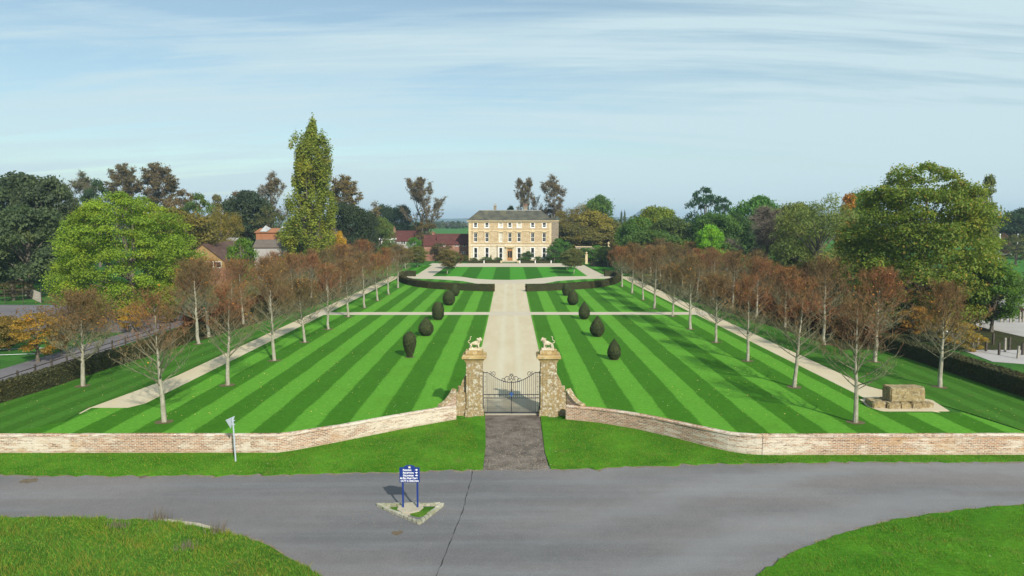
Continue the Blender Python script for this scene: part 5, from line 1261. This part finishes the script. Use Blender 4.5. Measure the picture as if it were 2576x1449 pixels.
rail_fence([(62, 129.5), (90, 129.5), (120, 129.5)], 'dark rail fence between the pale car park and the far green pitch', 1.3, 3)
p = G(2127, 800); o = thing('timber_frame', (p.x, p.y, 0), 'tall pale timber frame among the trees at the right', 'frame')  # plain timber frame of posts and cross rails
for x in (0, .8): MB().box(x-.07, x+.07, -.07, .07, 0, 4.6).build('post', M['pale_wood'], o)
for z in (1.0, 2.2, 3.4): MB().box(.07, .73, -.04, .04, z, z+.12).build('rail', M['pale_wood'], o)
tk = G(2344, 838); o = thing('parked_car', (tk.x, tk.y, 0), 'white car half hidden behind yellow bushes at the right', 'car', None, R(90))
cb = MB(); cb.taper(-2.1, 2.1, -.85, .85, .35, .95, .96); cb.build('body', M['letter'], o, bevel=.1)
cb = MB(); cb.taper(-1.5, 1.2, -.76, .76, .951, 1.5, .78); cb.build('cabin', M['glass'], o, bevel=.05)
for x in (-1.35, 1.35):
    for y in (-.86, .70): w_ = MB(); w_.lathe([(.1, 0), (.33, .0), (.33, .18), (.1, .18)], 14); wo = w_.build('wheel', M['iron'], o); wo.location = (x, y, .33); wo.rotation_euler = (R(-90), 0, 0)
# ------------------------------------------------------------ special crowns
def poplar_mesh():
    rs = np.random.RandomState(31); rd = random.Random(31); cl = []; Wp, Hp = 10.6, 35.0
    for i in range(300):
        t = rd.random()**.95; e = envelope('spire', t)
        a = rd.random()*6.28; rr = Wp/2*e*(0.25+0.70*rd.random()**.5)
        r = rd.uniform(.6, 1.1)*(0.5+0.5*e); zl = rd.uniform(2.0, 3.6)*(0.8+.3*e)
        z = Hp*(.03+.87*t); lean = 0.06
        if t > .8 and rd.random() < .3: continue
        cl.append(((max(0, rr-r*.6)*math.cos(a)+t*1.6-.3, max(0, rr-r*.6)*math.sin(a), z), (r, r, zl), int(210*rd.uniform(.6, 1.2))))
    for (x, z, r, zl, n) in ((1.2, 32.4, .55, 2.3, 130), (.7, 30.0, .75, 2.5, 170), (-1.6, 29.5, .6, 2.0, 130), (-2.3, 28.0, .5, 2.2, 120), (2.5, 28.5, .5, 2.3, 120), (-.4, 28.6, .8, 2.0, 160)): cl.append(((x, 0, z), (r, r, zl), n))
    P, V, T = clump_leaves(rs, cl, .17, up=.2, shell=.35, aspect=.7)
    g = (rs.uniform(0, 1, len(T)) < .02)*.6
    me = np_mesh('crown', V, 4, M['leaf'], {'tint': T, 'gold': g})
    wd = MB(); wd.tube([(0, 0, -.1), (.1, 0, 10), (.4, 0, 22), (.9, 0, 33)], [.75, .55, .3, .06], 8)
    for i in range(22):
        a = i*2.4; z = 1.5+i*.9; L = 9-.15*i; wd.tube([(0, 0, z), (1.6*math.cos(a), 1.6*math.sin(a), z+L*.4), (2.6*math.cos(a)*(1-i*.02), 2.6*math.sin(a)*(1-i*.02), z+L)], [.22, .14, .03], 5, False)
    return me, wd.mesh('trunk', M['bark'])
PR['poplar'] = poplar_mesh()
PR['great'] = broad_tree(41, 'dome', 21.5, 20.8, .03, 420, 270, .15, (.045, .10), gap=.0, gold=.08, inner=.35, tp=1.35)
PR['lime'] = broad_tree(42, 'dome', 21.5, 17.6, .04, 290, 380, .125, (.045, .095), gold=.015, inner=.35, tp=1.2)

# ------------------------------------------------------------ avenue of young trees
side = {-1: 'left', 1: 'right'}
soil = MB(); rd = random.Random(77)
inner_px = {-1: [(413, 1063), (573, 970), (690, 908), (767, 862), (826, 829), (876, 798), (917, 775), (950, 757), (978, 741), (1001, 725)],
            1: [(2152, 1064), (1998, 975), (1881, 909), (1801, 862), (1737, 829), (1692, 796), (1645, 777), (1618, 755), (1590, 738), (1565, 722)]}
outer = {-1: [(209, 972)]+[None]*10, 1: [(2365, 975), (2201, 911), (2073, 868)]+[None]*9}
AVN = 0
def avenue(x, y, sc, label, group, seed, near=None):
    global AVN
    pr = AV[near if near is not None else seed % 4]; o = thing('avenue_tree', (x, y, 0), label, 'tree', group, seed*2.1+rd.uniform(0, 1)); o.rotation_euler = (rd.gauss(0, .018), rd.gauss(0, .018), seed*2.1+rd.random())
    for nm, me in zip(('trunk', 'branches', 'twigs', 'leaves'), pr): c = link_mesh(nm, me, o); c.scale = (sc*(1.12 if near is not None else 1.22), sc*(1.12 if near is not None else 1.22), sc*1.04)
    n = 12; soil.poly([(x+.62*rd.uniform(.75, 1.15)*math.cos(t/n*6.283), y+.62*rd.uniform(.75, 1.15)*math.sin(t/n*6.283)) for t in range(n)], .052)
    for i in range(len(soil.v)-n, len(soil.v)): pass
    AVN += 1
LOOK = ['its lowest limbs bare and grey', 'with a straight pale stem', 'with russet leaves left in its top', 'its crown thin and brown', 'with a slightly leaning stem', 'its crown dense and reddish']
for s in (-1, 1):
    for i, p in enumerate(inner_px[s]):
        q = G(*p); avenue(q.x, q.y, rd.uniform(.86, 1.08), f'{ORD[i]} young tree from the road wall in the inner row, {side[s]} lawn', f'inner row of young trees on the {side[s]} lawn', i*3+(s > 0)*2+1, {0: 4, 1: 5, 2: 6}.get(i))
    for i, p in enumerate(outer[s]):
        q = G(*p) if p else Vector((s*(35.2-.05*i), 56.6+10.35*i+(3 if s < 0 else 0), 0))
        if s < 0 and i == 1: q = G(500, 866)
        avenue(q.x, q.y, rd.uniform(.88, 1.10), f'{ORD[i]} young tree from the road wall in the outer row, beyond the {side[s]} gravel path', f'outer row of young trees beyond the {side[s]} path', i*5+(s > 0)+2)
    # a third rank thickening the belt outside
    for i in range(9):
        x = s*(42.5+rd.uniform(-1, 1.5)); y = 92+i*10.5+rd.uniform(-2, 2)
        if s < 0: x += 1.5
        avenue(x, y, rd.uniform(.8, 1.0), f'{ORD[i]} slender brown tree from the road in the straggling rank outside the {side[s]} hedge', f'straggling trees outside the {side[s]} hedge', i*7+s+3)
tag(soil.build('soil_rings', M['soil']), kind='structure')
sr = MB()
for t in TP: sr.poly([(t.x+.5*math.cos(k/12*6.283), t.y+.42*math.sin(k/12*6.283)) for k in range(12)], .050)
tag(sr.build('soil_rings', M['soil']), kind='structure')

# ------------------------------------------------------------ park trees, by where they stand
DKG, GRN, OLV, YEL, BRN, RED, GRY = (.030, .060, .028), (.060, .135, .022), (.085, .105, .028), (.135, .135, .025), (.105, .075, .035), (.15, .065, .028), (.085, .105, .055)
fit_sizes()
tree_at('great_tree', 'lime', 312, 490, 335, 100, (.135, .215, .026), 'huge bright green dome-shaped tree at the left, in front of the cottage', seed=3)
tree_at('poplar_tree', 'poplar', 768, 308, 138, 150, (.150, .190, .036), 'very tall narrow green poplar rising above everything left of the house', seed=0.2)
tree_at('great_tree', 'great', 2326, 420, 362, 90, (.100, .150, .026), 'huge olive and gold tree at the right edge of the grounds', seed=2)
p = AT(2490, 740, 84); plant('lime_tree', 'round_a', (p.x+.5, 84, 0), .56, .66, 1.0, (.06, .125, .02), 'small dark green tree at the right foot of the huge olive tree')
T = [
 ('dark_oak', 'round_b', 20, 438, 190, 150, (.042, .066, .034), 'massive dark green tree at the far left edge of the view'),
 ('dark_oak', 'round_a', 112, 447, 120, 142, (.046, .068, .038), 'dark grey-green tree with a spiky top left of the huge bright green tree'),
 ('dark_oak', 'oak', 60, 520, 170, 122, (.055, .085, .045), 'grey-green bushy tree in front of the dark trees at the far left'),
 ('ash_tree', 'tall_a', 197, 432, 100, 210, (.09, .085, .06), 'nearly bare tree between the far left dark trees and the brown pair'),
 ('dark_oak', 'loose', 240, 452, 70, 205, DKG, 'small dark green tree below the tall brown pair at the left'),
 ('beech_tree', 'tall_c', 285, 412, 96, 222, (.10, .070, .045), 'tall brown thin-leaved tree, left one of the brown pair'),
 ('beech_tree', 'tall_c', 374, 409, 118, 222, (.105, .068, .042), 'tall brown thin-leaved tree, right and broader one of the brown pair'),
 ('birch_tree', 'loose', 455, 478, 76, 200, (.11, .085, .05), 'faded brownish tree right of the brown pair', ),
 ('maple_tree', 'round_a', 170, 520, 100, 160, (.12, .105, .035), 'yellowish brown tree in the gap between the dark trees and the huge green tree'),
 ('oak_tree', 'loose', 495, 487, 74, 190, (.055, .10, .025), 'green open-crowned tree left of the weeping yellow tree'),
 ('maple_tree', 'round_b', 440, 525, 150, 150, (.115, .105, .03), 'yellow-green tree behind the right shoulder of the huge green tree'),
 ('willow_tree', 'willow', 552, 522, 92, 172, (.15, .135, .035), 'weeping yellow-green tree above the cottage roof'),
 ('birch_tree', 'cone', 545, 492, 44, 200, (.12, .12, .06), 'slim pale tree behind the weeping yellow tree'),
 ('dark_oak', 'round_b', 618, 482, 104, 195, (.028, .048, .030), 'dark blue-green tree between the yellow weeping tree and the tall bare tree'),
 ('birch_tree', 'loose', 600, 482, 60, 235, (.11, .08, .05), 'faded thin tree top showing behind the dark blue-green tree'),
 ('elm_tree', 'tall_a', 680, 434, 84, 205, (.11, .078, .055), 'tall bare-limbed tree just left of the poplar'),
 ('dark_oak', 'loose', 672, 520, 70, 190, (.06, .075, .035), 'small olive tree at the foot of the tall bare-limbed tree'),
 ('elm_tree', 'tall_c', 882, 444, 104, 215, (.135, .088, .045), 'tall golden-brown open tree just right of the poplar'),
 ('dark_oak', 'oak', 872, 512, 100, 196, (.026, .044, .024), 'dark green tree below the golden-brown tree'),
 ('dark_oak', 'oak', 920, 528, 56, 205, (.030, .048, .028), 'dark green shoulder tree right of the poplar'),
 ('hawthorn_tree', 'dome', 951, 547, 66, 215, (.075, .12, .035), 'small round light green tree behind the flat-roofed blocks'),
 ('holm_oak', 'oak', 968, 516, 56, 285, (.022, .048, .026), 'dark green rounded tree, left of the pair on the skyline'),
 ('holm_oak', 'oak', 1007, 517, 56, 282, (.022, .048, .028), 'dark green rounded tree, right of the pair on the skyline'),
 ('elm_tree', 'tall_b', 1070, 447, 90, 268, (.13, .085, .055), 'tall twin-stemmed open tree standing clear of the others left of the house'),
 ('thorn_tree', 'loose', 1074, 553, 44, 262, (.11, .09, .045), 'brown low tree at the foot of the twin-stemmed open tree'),
 ('thorn_tree', 'round_a', 1052, 560, 40, 275, (.07, .10, .04), 'small green tree behind the red-roofed building'),
 ('elm_tree', 'tall_b', 1328, 447, 62, 268, (.115, .080, .055), 'tall thin tree behind the manor roof, left of the pair'),
 ('elm_tree', 'tall_a', 1391, 441, 82, 262, (.12, .080, .052), 'tall thin tree behind the right end of the manor, right of the pair'),
 ('thorn_tree', 'loose', 1386, 512, 56, 268, (.09, .07, .05), 'low brown tree between the manor roof and the tall pair'),
 ('oak_tree', 'dome', 1284, 520, 26, 275, (.05, .10, .03), 'small green tree top peeping over the manor roof ridge'),
 ('oak_tree', 'round_b', 1502, 501, 76, 262, (.050, .088, .026), 'dark green tree with a broken top right of the manor'),
 ('maple_tree', 'willow', 1452, 524, 100, 250, (.12, .092, .032), 'golden-brown drooping tree right beside the manor'),
 ('maple_tree', 'round_a', 1493, 540, 92, 244, (.13, .105, .03), 'yellow-olive tree in front of the dark green one right of the manor'),
 ('maple_tree', 'dome', 1440, 570, 92, 240, (.085, .075, .032), 'olive-brown low tree against the grey wing of the manor'),
 ('maple_tree', 'dome', 1533, 560, 70, 250, (.075, .075, .035), 'dull olive tree at the edge of the gap with the far hill'),
 ('beech_tree', 'dome', 1500, 592, 110, 238, (.10, .085, .038), 'low brown tree behind the stone garden wall'),
 ('beech_tree', 'dome', 1565, 592, 60, 236, (.095, .080, .04), 'low brownish tree closing the gap right of the garden wall'),
 ('far_poplar', 'poplar', 1563, 538, 8, 620, (.05, .065, .035), 'far dark poplar, left of the twin pair before the hill'),
 ('far_poplar', 'poplar', 1572, 537, 8, 620, (.05, .065, .035), 'far dark poplar, right of the twin pair before the hill'),
 ('oak_tree', 'dome', 1652, 530, 112, 205, (.095, .115, .022), 'broad yellow-green mound-shaped tree right of the hill gap'),
 ('oak_tree', 'dome', 1605, 556, 84, 196, (.055, .100, .026), 'green lower tree at the left of the yellow-green mound'),
 ('oak_tree', 'round_a', 1690, 556, 96, 188, (.050, .070, .026), 'darker olive tree at the right of the yellow-green mound'),
 ('oak_tree', 'dome', 1640, 588, 130, 180, (.048, .080, .026), 'low dark green tree below the yellow-green mound'),
 ('walnut_tree', 'loose', 1776, 480, 78, 230, (.020, .048, .030), 'open dark tree with flat leafy top on the right skyline'),
 ('walnut_tree', 'loose', 1822, 505, 44, 235, (.025, .055, .030), 'smaller open dark tree beside the flat-topped one'),
 ('oak_tree', 'oak', 1800, 545, 110, 180, (.055, .098, .030), 'mid green tree below the open dark trees'),
 ('lime_tree', 'round_a', 1788, 575, 54, 160, (.105, .205, .022), 'vivid light green bush-like tree amid darker ones on the right'),
 ('oak_tree', 'round_b', 1905, 503, 110, 188, (.045, .100, .024), 'green round-topped tree with bare branches in front of it'),
 ('oak_tree', 'round_b', 1855, 545, 84, 182, (.030, .058, .024), 'dark green tree left of the bare grey one'),
 ('bare_tree', 'bare', 1925, 528, 110, 142, (.11, .10, .05), 'bare grey-branched tree in front of the green round-topped tree'),
 ('willow_tree', 'willow', 2062, 505, 176, 132, (.100, .118, .050), 'big grey-green tree left of the huge olive tree'),
 ('willow_tree', 'round_a', 2000, 520, 100, 150, (.090, .100, .038), 'olive tree at the left shoulder of the big grey-green tree'),
 ('maple_tree', 'cone', 2136, 498, 62, 140, (.24, .105, .03), 'orange-brown narrow tree against the huge olive tree'),
 ('oak_tree', 'oak', 2168, 490, 70, 150, (.045, .098, .030), 'dark green tree top at the left of the huge olive tree'),
 ('willow_tree', 'cone', 2490, 445, 56, 120, (.10, .13, .06), 'grey-green pointed tree leaning out right of the huge olive tree'),
 ('dark_oak', 'round_b', 2566, 524, 92, 250, (.030, .062, .030), 'dark green tree at the far right edge'),
 ('dark_oak', 'round_a', 2530, 560, 60, 262, (.040, .055, .030), 'dull dark tree left of the far right one'),
 ('thorn_tree', 'loose', 2560, 590, 60, 215, (.085, .10, .04), 'grey-green shrub-like tree on the edge of the far pitch'),
 ('thorn_tree', 'round_b', 2522, 588, 30, 225, (.11, .075, .06), 'small brown shrub-like tree beside the far rugby goal'),
]
for t in T:
    c = t[6]; c = (c[0]*.92, c[1]*1.18, c[2]) if t[1].startswith('tall') else c
    if 1430 < t[2] < 2200 and not t[1].startswith('tall'): c = (c[0]*1.15, c[1]*1.32, c[2]*1.05); t = t[:3]+(t[3]-8,)+t[4:]
    tree_at(t[0], t[1], t[2], t[3], t[4]*(1.0 if t[1].startswith('tall') or t[1] == 'poplar' else 1.25), t[5], c, t[7])
# ball trees on the forecourt lawn
def ball(px, py, top, wpx, col, label, loc=None):
    p = G(px, py) if loc is None else Vector(loc); D = p.y; zt = AT(px, top, D).z; wm = wpx/F*D; z0 = zt-wm*.80
    o = thing('ball_tree', (p.x, p.y, 0), label, 'tree', 'small round-headed trees by the forecourt', px)
    c = link_mesh('crown', PR['round_a'][0], o, (0, 0, z0-.4)); c.scale = (wm/11.5, wm/11.5, (zt-z0+.6)/12.4); c.color = (*col, 1)
    m = MB(); m.tube([(0, 0, -.05), (.12, .05, z0*.6), (0, 0, z0+.6)], [.10, .085, .06], 6)
    for k in range(5): a = k*1.26; m.tube([(0.08, .03, z0*.7), (wm*.3*math.cos(a), wm*.3*math.sin(a), z0+1.2)], [.05, .02], 4, False)
    m.build('trunk', M['birch'], o)
ball(1124.6, 689, 630, 58, (.115, .100, .045), 'brownish round-headed tree at the near left corner of the house lawn')
ball(1134, 676, 632, 52, (.10, .115, .045), 'round-headed tree behind the near one at the left of the house lawn')
ball(1146, 674, 636, 40, (.13, .085, .05), 'reddish round-headed tree, rightmost of the three at the left of the house lawn')
ball(1443.6, 689, 628, 58, (.095, .110, .045), 'olive round-headed tree at the near right corner of the house lawn')
ball(1436, 676, 632, 50, (.085, .105, .040), 'round-headed tree behind the near one at the right of the house lawn')
ball(1426, 679, 636, 46, (.08, .10, .04), 'greenish round-headed tree, leftmost of the three at the right of the house lawn')
ball(1521, 670, 622, 56, (.10, .155, .04), 'light green round-headed tree beyond the right benches', None)
ball(1530, 672, 628, 40, (.09, .14, .04), 'small light green tree right of the round-headed one beyond the benches', None)
ball(1050, 672, 622, 56, (.105, .115, .035), 'olive round-headed tree left of the forecourt near the avenue end')
ball(1020, 676, 628, 48, (.12, .10, .035), 'golden-olive round-headed tree at the end of the left avenue')
# shrubs against walls and in gaps
S_ = [('shrub_b', 1043, 597, 44, 226, (.060, .165, .025), 'bright green bush at the left end of the service range'), ('shrub_b', 1395, 612, 44, 225, (.045, .12, .022), 'dark green bush at the right corner of the manor'), ('shrub_b', 1412, 600, 56, 230, (.050, .13, .022), 'tall green bush against the grey wing'),
      ('shrub', 1252, 647, 28, 227, (.05, .11, .025), 'low green shrub left of the house steps'), ('shrub', 1222, 646, 36, 227.6, (.06, .12, .03), 'spreading low shrub under the second window from the left'), ('shrub', 1192, 648, 28, 228, (.07, .10, .03), 'low olive shrub under the leftmost window'),
      ('cone', 1235, 641, 7, 229, (.04, .09, .03), 'small pointed conifer between two windows of the manor'), ('shrub', 1318, 646, 34, 228, (.05, .11, .025), 'low green shrub right of the house steps'), ('shrub_b', 1325, 632, 30, 230.5, (.035, .085, .018), 'dark ivy-like bush climbing the wall right of the door'),
      ('shrub', 1354, 645, 28, 228, (.04, .095, .022), 'low shrub under the right-hand windows'), ('shrub', 1380, 645, 34, 228, (.05, .10, .03), 'low shrub at the right end of the house front'), ('shrub_b', 1169, 642, 24, 230, (.10, .12, .03), 'yellowish bush at the left corner of the manor'),
      ('shrub_b', 1498, 617, 50, 226, (.065, .165, .025), 'bright green climber on the stone garden wall'), ('shrub_b', 1466, 624, 40, 226.5, (.055, .13, .025), 'green bush left of the pillar by the forecourt'), ('shrub_b', 1108, 612, 60, 235, (.10, .085, .045), 'brown bush in front of the service range'),
      ('shrub_b', 605, 600, 80, 128, (.075, .145, .020), 'green bush right of the cottage'), ('shrub_b', 858, 582, 32, 150, (.33, .22, .025), 'bright yellow bush at the foot of the poplar'), ('shrub_b', 420, 770, 60, 92, (.12, .11, .03), 'olive bush under the right side of the huge green tree'),
      ('shrub_b', 30, 660, 80, 128, (.07, .08, .03), 'dull scrub below the far left dark trees'), ('shrub_b', 480, 662, 60, 138, (.17, .09, .035), 'russet bush in front of the cottage'),
      ('shrub_b', 2225, 790, 60, 84, (.17, .105, .025), 'golden bush below the left side of the huge olive tree'), ('shrub_b', 2395, 800, 110, 76, (.23, .165, .030), 'large golden-yellow bush before the pale car park'), ('shrub_b', 2300, 770, 80, 82, (.22, .13, .03), 'orange-gold bush under the huge olive tree'),
      ('shrub_b', 2150, 760, 60, 92, (.17, .10, .03), 'golden-brown bush beside the pale timber frame'), ('shrub_b', 2450, 832, 60, 71, (.26, .19, .035), 'low yellow bush at the edge of the car park'), ('shrub_b', 2340, 862, 60, 74, (.035, .065, .022), 'dark green bush behind the right clipped hedge'),
      ('shrub_b', 2572, 772, 30, 95, (.10, .06, .05), 'thin brown sapling at the right edge of the car park'),
      ]
for q in S_: tree_at('shrub' if q[0] != 'cone' else 'conifer', q[0], q[1], q[2], q[3], q[4], q[5], q[6], cat='shrub' if q[0] != 'cone' else 'conifer')
tree_at('golden_tree', 'round_b', 18, 796, 84, 72, (.14, .11, .035), 'low yellow-brown tree cut by the left edge beside the golden one')
tree_at('golden_tree', 'round_a', 150, 800, 70, 70, (.17, .10, .035), 'brownish low tree between the golden one and the first outer avenue tree')
tree_at('thorn_tree', 'loose', 30, 706, 90, 118, (.08, .075, .04), 'thin brown tree by the yard at the far left')
gt_ = tree_at('golden_tree', 'loose', 88, 788, 118, 66, (.22, .145, .03), 'small golden-yellow tree beside the service road at the far left')
tree_at('golden_tree', 'loose', 330, 770, 80, 84, (.26, .17, .03), 'small yellow-leaved tree behind the left clipped hedge')

# belt of woodland closing the horizon, and field hedges: far masses nobody could count
def belt(x0, x1, D, h0, h1, col, seed, n, leaf=1.0, depth=25, name='far_wood', label='distant belt of dull green woodland on the horizon'):
    rs = np.random.RandomState(seed); cl = []
    for i in range(n):
        x = rs.uniform(x0, x1); r = rs.uniform(.5, 1.0)*h1*.55; hh = rs.uniform(h0, h1)
        cl.append(((x, D+rs.uniform(0, depth), hh*.5), (r, r, hh*.5), 46))
    P, V, T_ = clump_leaves(rs, cl, leaf)
    me = np_mesh(name, V, 4, M['leaf'], {'tint': T_, 'gold': np.zeros(len(T_))}); o = link_mesh(name, me); o.color = (*col, 1)
    return tag(o, label, 'wood', None, 'stuff')
belt(-420, -92, 262, 12, 17, (.05, .072, .03), 1, 170, .8, 40)
belt(-95, -48, 300, 9, 13, (.055, .078, .032), 7, 40, .7, 20, label='distant wood beyond the school roofs')
belt(48, 330, 275, 12, 17, (.055, .075, .03), 2, 170, .8, 40, label='distant belt of olive woodland behind the right-hand trees')
belt(-700, 700, 700, 11, 13.5, (.045, .065, .035), 3, 260, 1.6, 60, 'far_hedgerow', 'dark hedgerow trees beyond the far meadow')
belt(-1300, 1300, 1500, 8, 13, (.045, .065, .035), 4, 420, 3.2, 300, 'far_hedgerow', 'faint line of hedgerow trees on the plain')
belt(-62, -47, 78, 1.2, 3.2, (.14, .085, .04), 21, 70, .14, 14, 'undergrowth', 'russet and olive scrub beside the yard behind the left hedge')
belt(-46, -40, 92, 1.2, 3.4, (.10, .07, .03), 19, 60, .15, 60, 'undergrowth', 'brown undergrowth outside the left hedge')
belt(-120, 45, 345, 1.5, 3, (.04, .055, .025), 5, 160, .5, 2, 'field_hedge', 'dark field hedge behind the manor')
belt(-130, -48, 150, 1.5, 4.0, (.05, .06, .028), 6, 70, .32, 20, 'undergrowth', 'dull undergrowth below the far left trees')
belt(45, 100, 120, 1.5, 4.5, (.06, .065, .028), 8, 120, .3, 50, 'undergrowth', 'dark undergrowth below the right-hand trees')
belt(44, 84, 104, 3.0, 7.5, (.045, .062, .022), 18, 120, .24, 18, 'undergrowth', 'dark green undergrowth beneath the huge olive tree')
belt(50, 92, 134, 3, 6.5, (.045, .07, .025), 23, 90, .32, 12, 'undergrowth', 'dark shrubs along the near side of the far pitch')
belt(42, 62, 90, 1.2, 3.0, (.13, .075, .03), 9, 60, .16, 26, 'undergrowth', 'russet undergrowth behind the ragged right hedge')

# ------------------------------------------------------------ grass blades, weeds, fallen leaves
def blades(name, regions, n, h, wd_, label, seed, z0=.06, m='blade', clumpy=True, dry=.10):
    rs = np.random.RandomState(seed); A = []
    from mathutils.geometry import intersect_point_quad_2d
    reg = regions; xs = [p[0] for p in reg]; ys_ = [p[1] for p in reg]
    c = rs.uniform((min(xs), min(ys_)), (max(xs), max(ys_)), (n*3, 2))
    inside = np.zeros(len(c), bool); j = len(reg)-1
    for i in range(len(reg)):
        xi, yi, xj, yj = *reg[i], *reg[j]
        if yi != yj: inside ^= ((yi > c[:, 1]) != (yj > c[:, 1])) & (c[:, 0] < (xj-xi)*(c[:, 1]-yi)/(yj-yi)+xi)
        j = i
    c = c[inside][:n]; k = len(c)
    lump = .55+.45*np.sin(c[:, 0]*1.3+2*np.sin(c[:, 1]*.9))*np.sin(c[:, 1]*1.7+1.5*np.sin(c[:, 0]*.7)) if clumpy else np.ones(k)
    hh = h*rs.uniform(.5, 1.3, k)*(.45+lump); B0 = np.column_stack([c, np.full(k, z0-.02)])
    lean = rs.normal(size=(k, 2))*.45+np.array((-.15, .1)); T_ = B0+np.column_stack([lean*hh[:, None], hh])
    V = ribbons(rs, B0, T_, wd_)
    g = ((rs.uniform(0, 1, k) < dry+.25*(lump > .85)))*rs.uniform(.2, .6, k)
    me = np_mesh(name, V, 3, M[m], {'tint': rs.uniform(0, 1, k), 'gold': g}); return tag(link_mesh(name, me), label, 'grass', None, 'stuff')
left_reg = [p for p in pl_ if -30 < p[0]]+[(-9, 20), (-26, 20), (-26, pl_[0][1])]
left_reg = [(-28, pl_[0][1])]+[p for p in pl_ if p[0] > -28 and p[1] > 21]+[(-9.5, 21), (-20, 21)]
blades('grass', left_reg, 60000, .15, .030, 'long rough grass on the green at the bottom left', 1, .07, dry=.30)
right_reg = [p for p in pr_ if p[0] < 30 and p[1] > 21]+[(30, pr_[-1][1]), (30, 21)]
blades('grass', right_reg, 46000, .09, .026, 'rough grass on the green at the bottom right', 2, .07, dry=.14)
vl = [p for p in L1 if p[0] > -34]+[(-2.6, 46.0)]+[(p.x, p.y-.05) for p in WL[::-1]]+[(-34, yl-.05)]
blades('grass', vl, 26000, .06, .03, 'short verge grass outside the left wall', 3, .06, clumpy=False)
vr = [p for p in L2 if p[0] < 34]+[(34, yr-.05)]+[(p.x, p.y-.05) for p in WR[::-1]]+[(2.8, 46.0)]
blades('grass', vr, 18000, .06, .03, 'short verge grass outside the right wall', 4, .06, clumpy=False)
for i, (x, y, h_, lb_) in enumerate(((398, 1312, .75, 'tall dry weed stalks left of the concrete lip at the road edge'), (545, 1345, .75, 'tall dry weed stalks right of the concrete lip at the road edge'), (470, 1385, .5, 'dark tuft of weeds on the green below the concrete lip'), (300, 1330, .45, 'brown weeds at the top edge of the left green'))):
    p = G(x, y); rs = np.random.RandomState(i); k = 60; A = np.column_stack([rs.normal(p.x, .22, k), rs.normal(p.y, .15, k), np.full(k, .03)]); hh = h_*rs.uniform(.5, 1.1, k)
    B_ = A+np.column_stack([rs.normal(size=k)*.18*hh+.1*hh, rs.normal(size=k)*.1*hh, hh]); V = ribbons(rs, A, B_, .03)
    tag(link_mesh('weeds', np_mesh('weeds', V, 3, M['bare_twig'])), lb_, 'weeds')
rs = np.random.RandomState(9); n = 2600
P = np.column_stack([rs.uniform(-26, 26, n), 40.5+rs.uniform(0, 1, n)**1.6*85, np.full(n, .055)]); P = P[(np.abs(P[:, 0]) > 3.2) & ((np.abs(P[:, 0]) > 12) | (rs.uniform(0, 1, len(P)) < .35)) & (P[:, 1] > 47)]
n2 = 900; Q = np.column_stack([np.where(rs.uniform(0, 1, n2) < .5, -1, 1)*rs.uniform(20, 39, n2), rs.uniform(46, 120, n2), np.full(n2, .055)]); P = np.concatenate([P, Q])
me = np_mesh('fallen_leaves', leaf_verts(rs, P, unit(rs.normal(size=P.shape)*.3+np.array((0, 0, 1))), .042), 4, M['pale_leaf'], {'tint': rs.uniform(.6, 1, len(P)), 'gold': rs.uniform(0, 1, len(P))})
tag(link_mesh('fallen_leaves', me), 'fallen autumn leaves scattered over the mown lawns', 'leaves', None, 'stuff')

# loose stones on the apron, round the island and along the road edge
rs = np.random.RandomState(12); pts_ = []
a_ = np.column_stack([rs.uniform(-2.3, 2.2, 900), 36.5+rs.uniform(0, 1, 900)**1.5*9]); pts_.append(a_)
for line in (L1, L2):
    q = np.array(line)[rs.randint(0, len(line), 450)]; q = q[np.abs(q[:, 0]) < 34] if len(q) else q; pts_.append(q+np.column_stack([rs.normal(0, .3, len(q)), -np.abs(rs.normal(.1, .28, len(q)))]))
for line, sg_ in ((pl_, 1), (pr_, 1)):
    q = np.array(line)[rs.randint(0, len(line), 260)]; pts_.append(q+np.column_stack([rs.normal(0, .2, len(q)), np.abs(rs.normal(.12, .3, len(q)))]))
pts_.append(np.column_stack([rs.normal(ox, 1.5, 60), rs.normal(oy-.4, .7, 60)]))
q = np.concatenate(pts_); k = len(q); s_ = rs.uniform(.012, .035, k)[:, None]; B0 = np.column_stack([q, np.full(k, .014)])
def off(a, b, c): return B0+np.column_stack([s_[:, 0]*a, s_[:, 0]*b, s_[:, 0]*c])
A_, B1, C1, T1_ = off(-1, -.7, 0), off(1, -.6, 0), off(0, 1, 0), off(.1, 0, 1.1)
V = np.stack([A_, B1, T1_, B1, C1, T1_, C1, A_, T1_], 1).reshape(-1, 3)
tag(link_mesh('loose_stones', np_mesh('loose_stones', V, 3, M['rubble'])), 'loose pale stones on the apron and along the road edges', 'stones', None, 'stuff')

# ------------------------------------------------------------ haze
hzb = MB().box(-5950, 5950, -260, 5950, -1.5, 78).build('haze', None); tag(hzb, 'thin blue air over the countryside', 'haze', None, 'stuff')
hm = bpy.data.materials.new('haze_air'); hm.use_nodes = True; nt = hm.node_tree; nt.nodes.clear()
ho = nt.nodes.new('ShaderNodeOutputMaterial'); pv = nt.nodes.new('ShaderNodeVolumePrincipled'); pv.inputs['Color'].default_value = (.55, .75, .95, 1); pv.inputs['Density'].default_value = .00022; pv.inputs['Anisotropy'].default_value = .1
nt.links.new(pv.outputs[0], ho.inputs['Volume']); hzb.data.materials.append(hm)
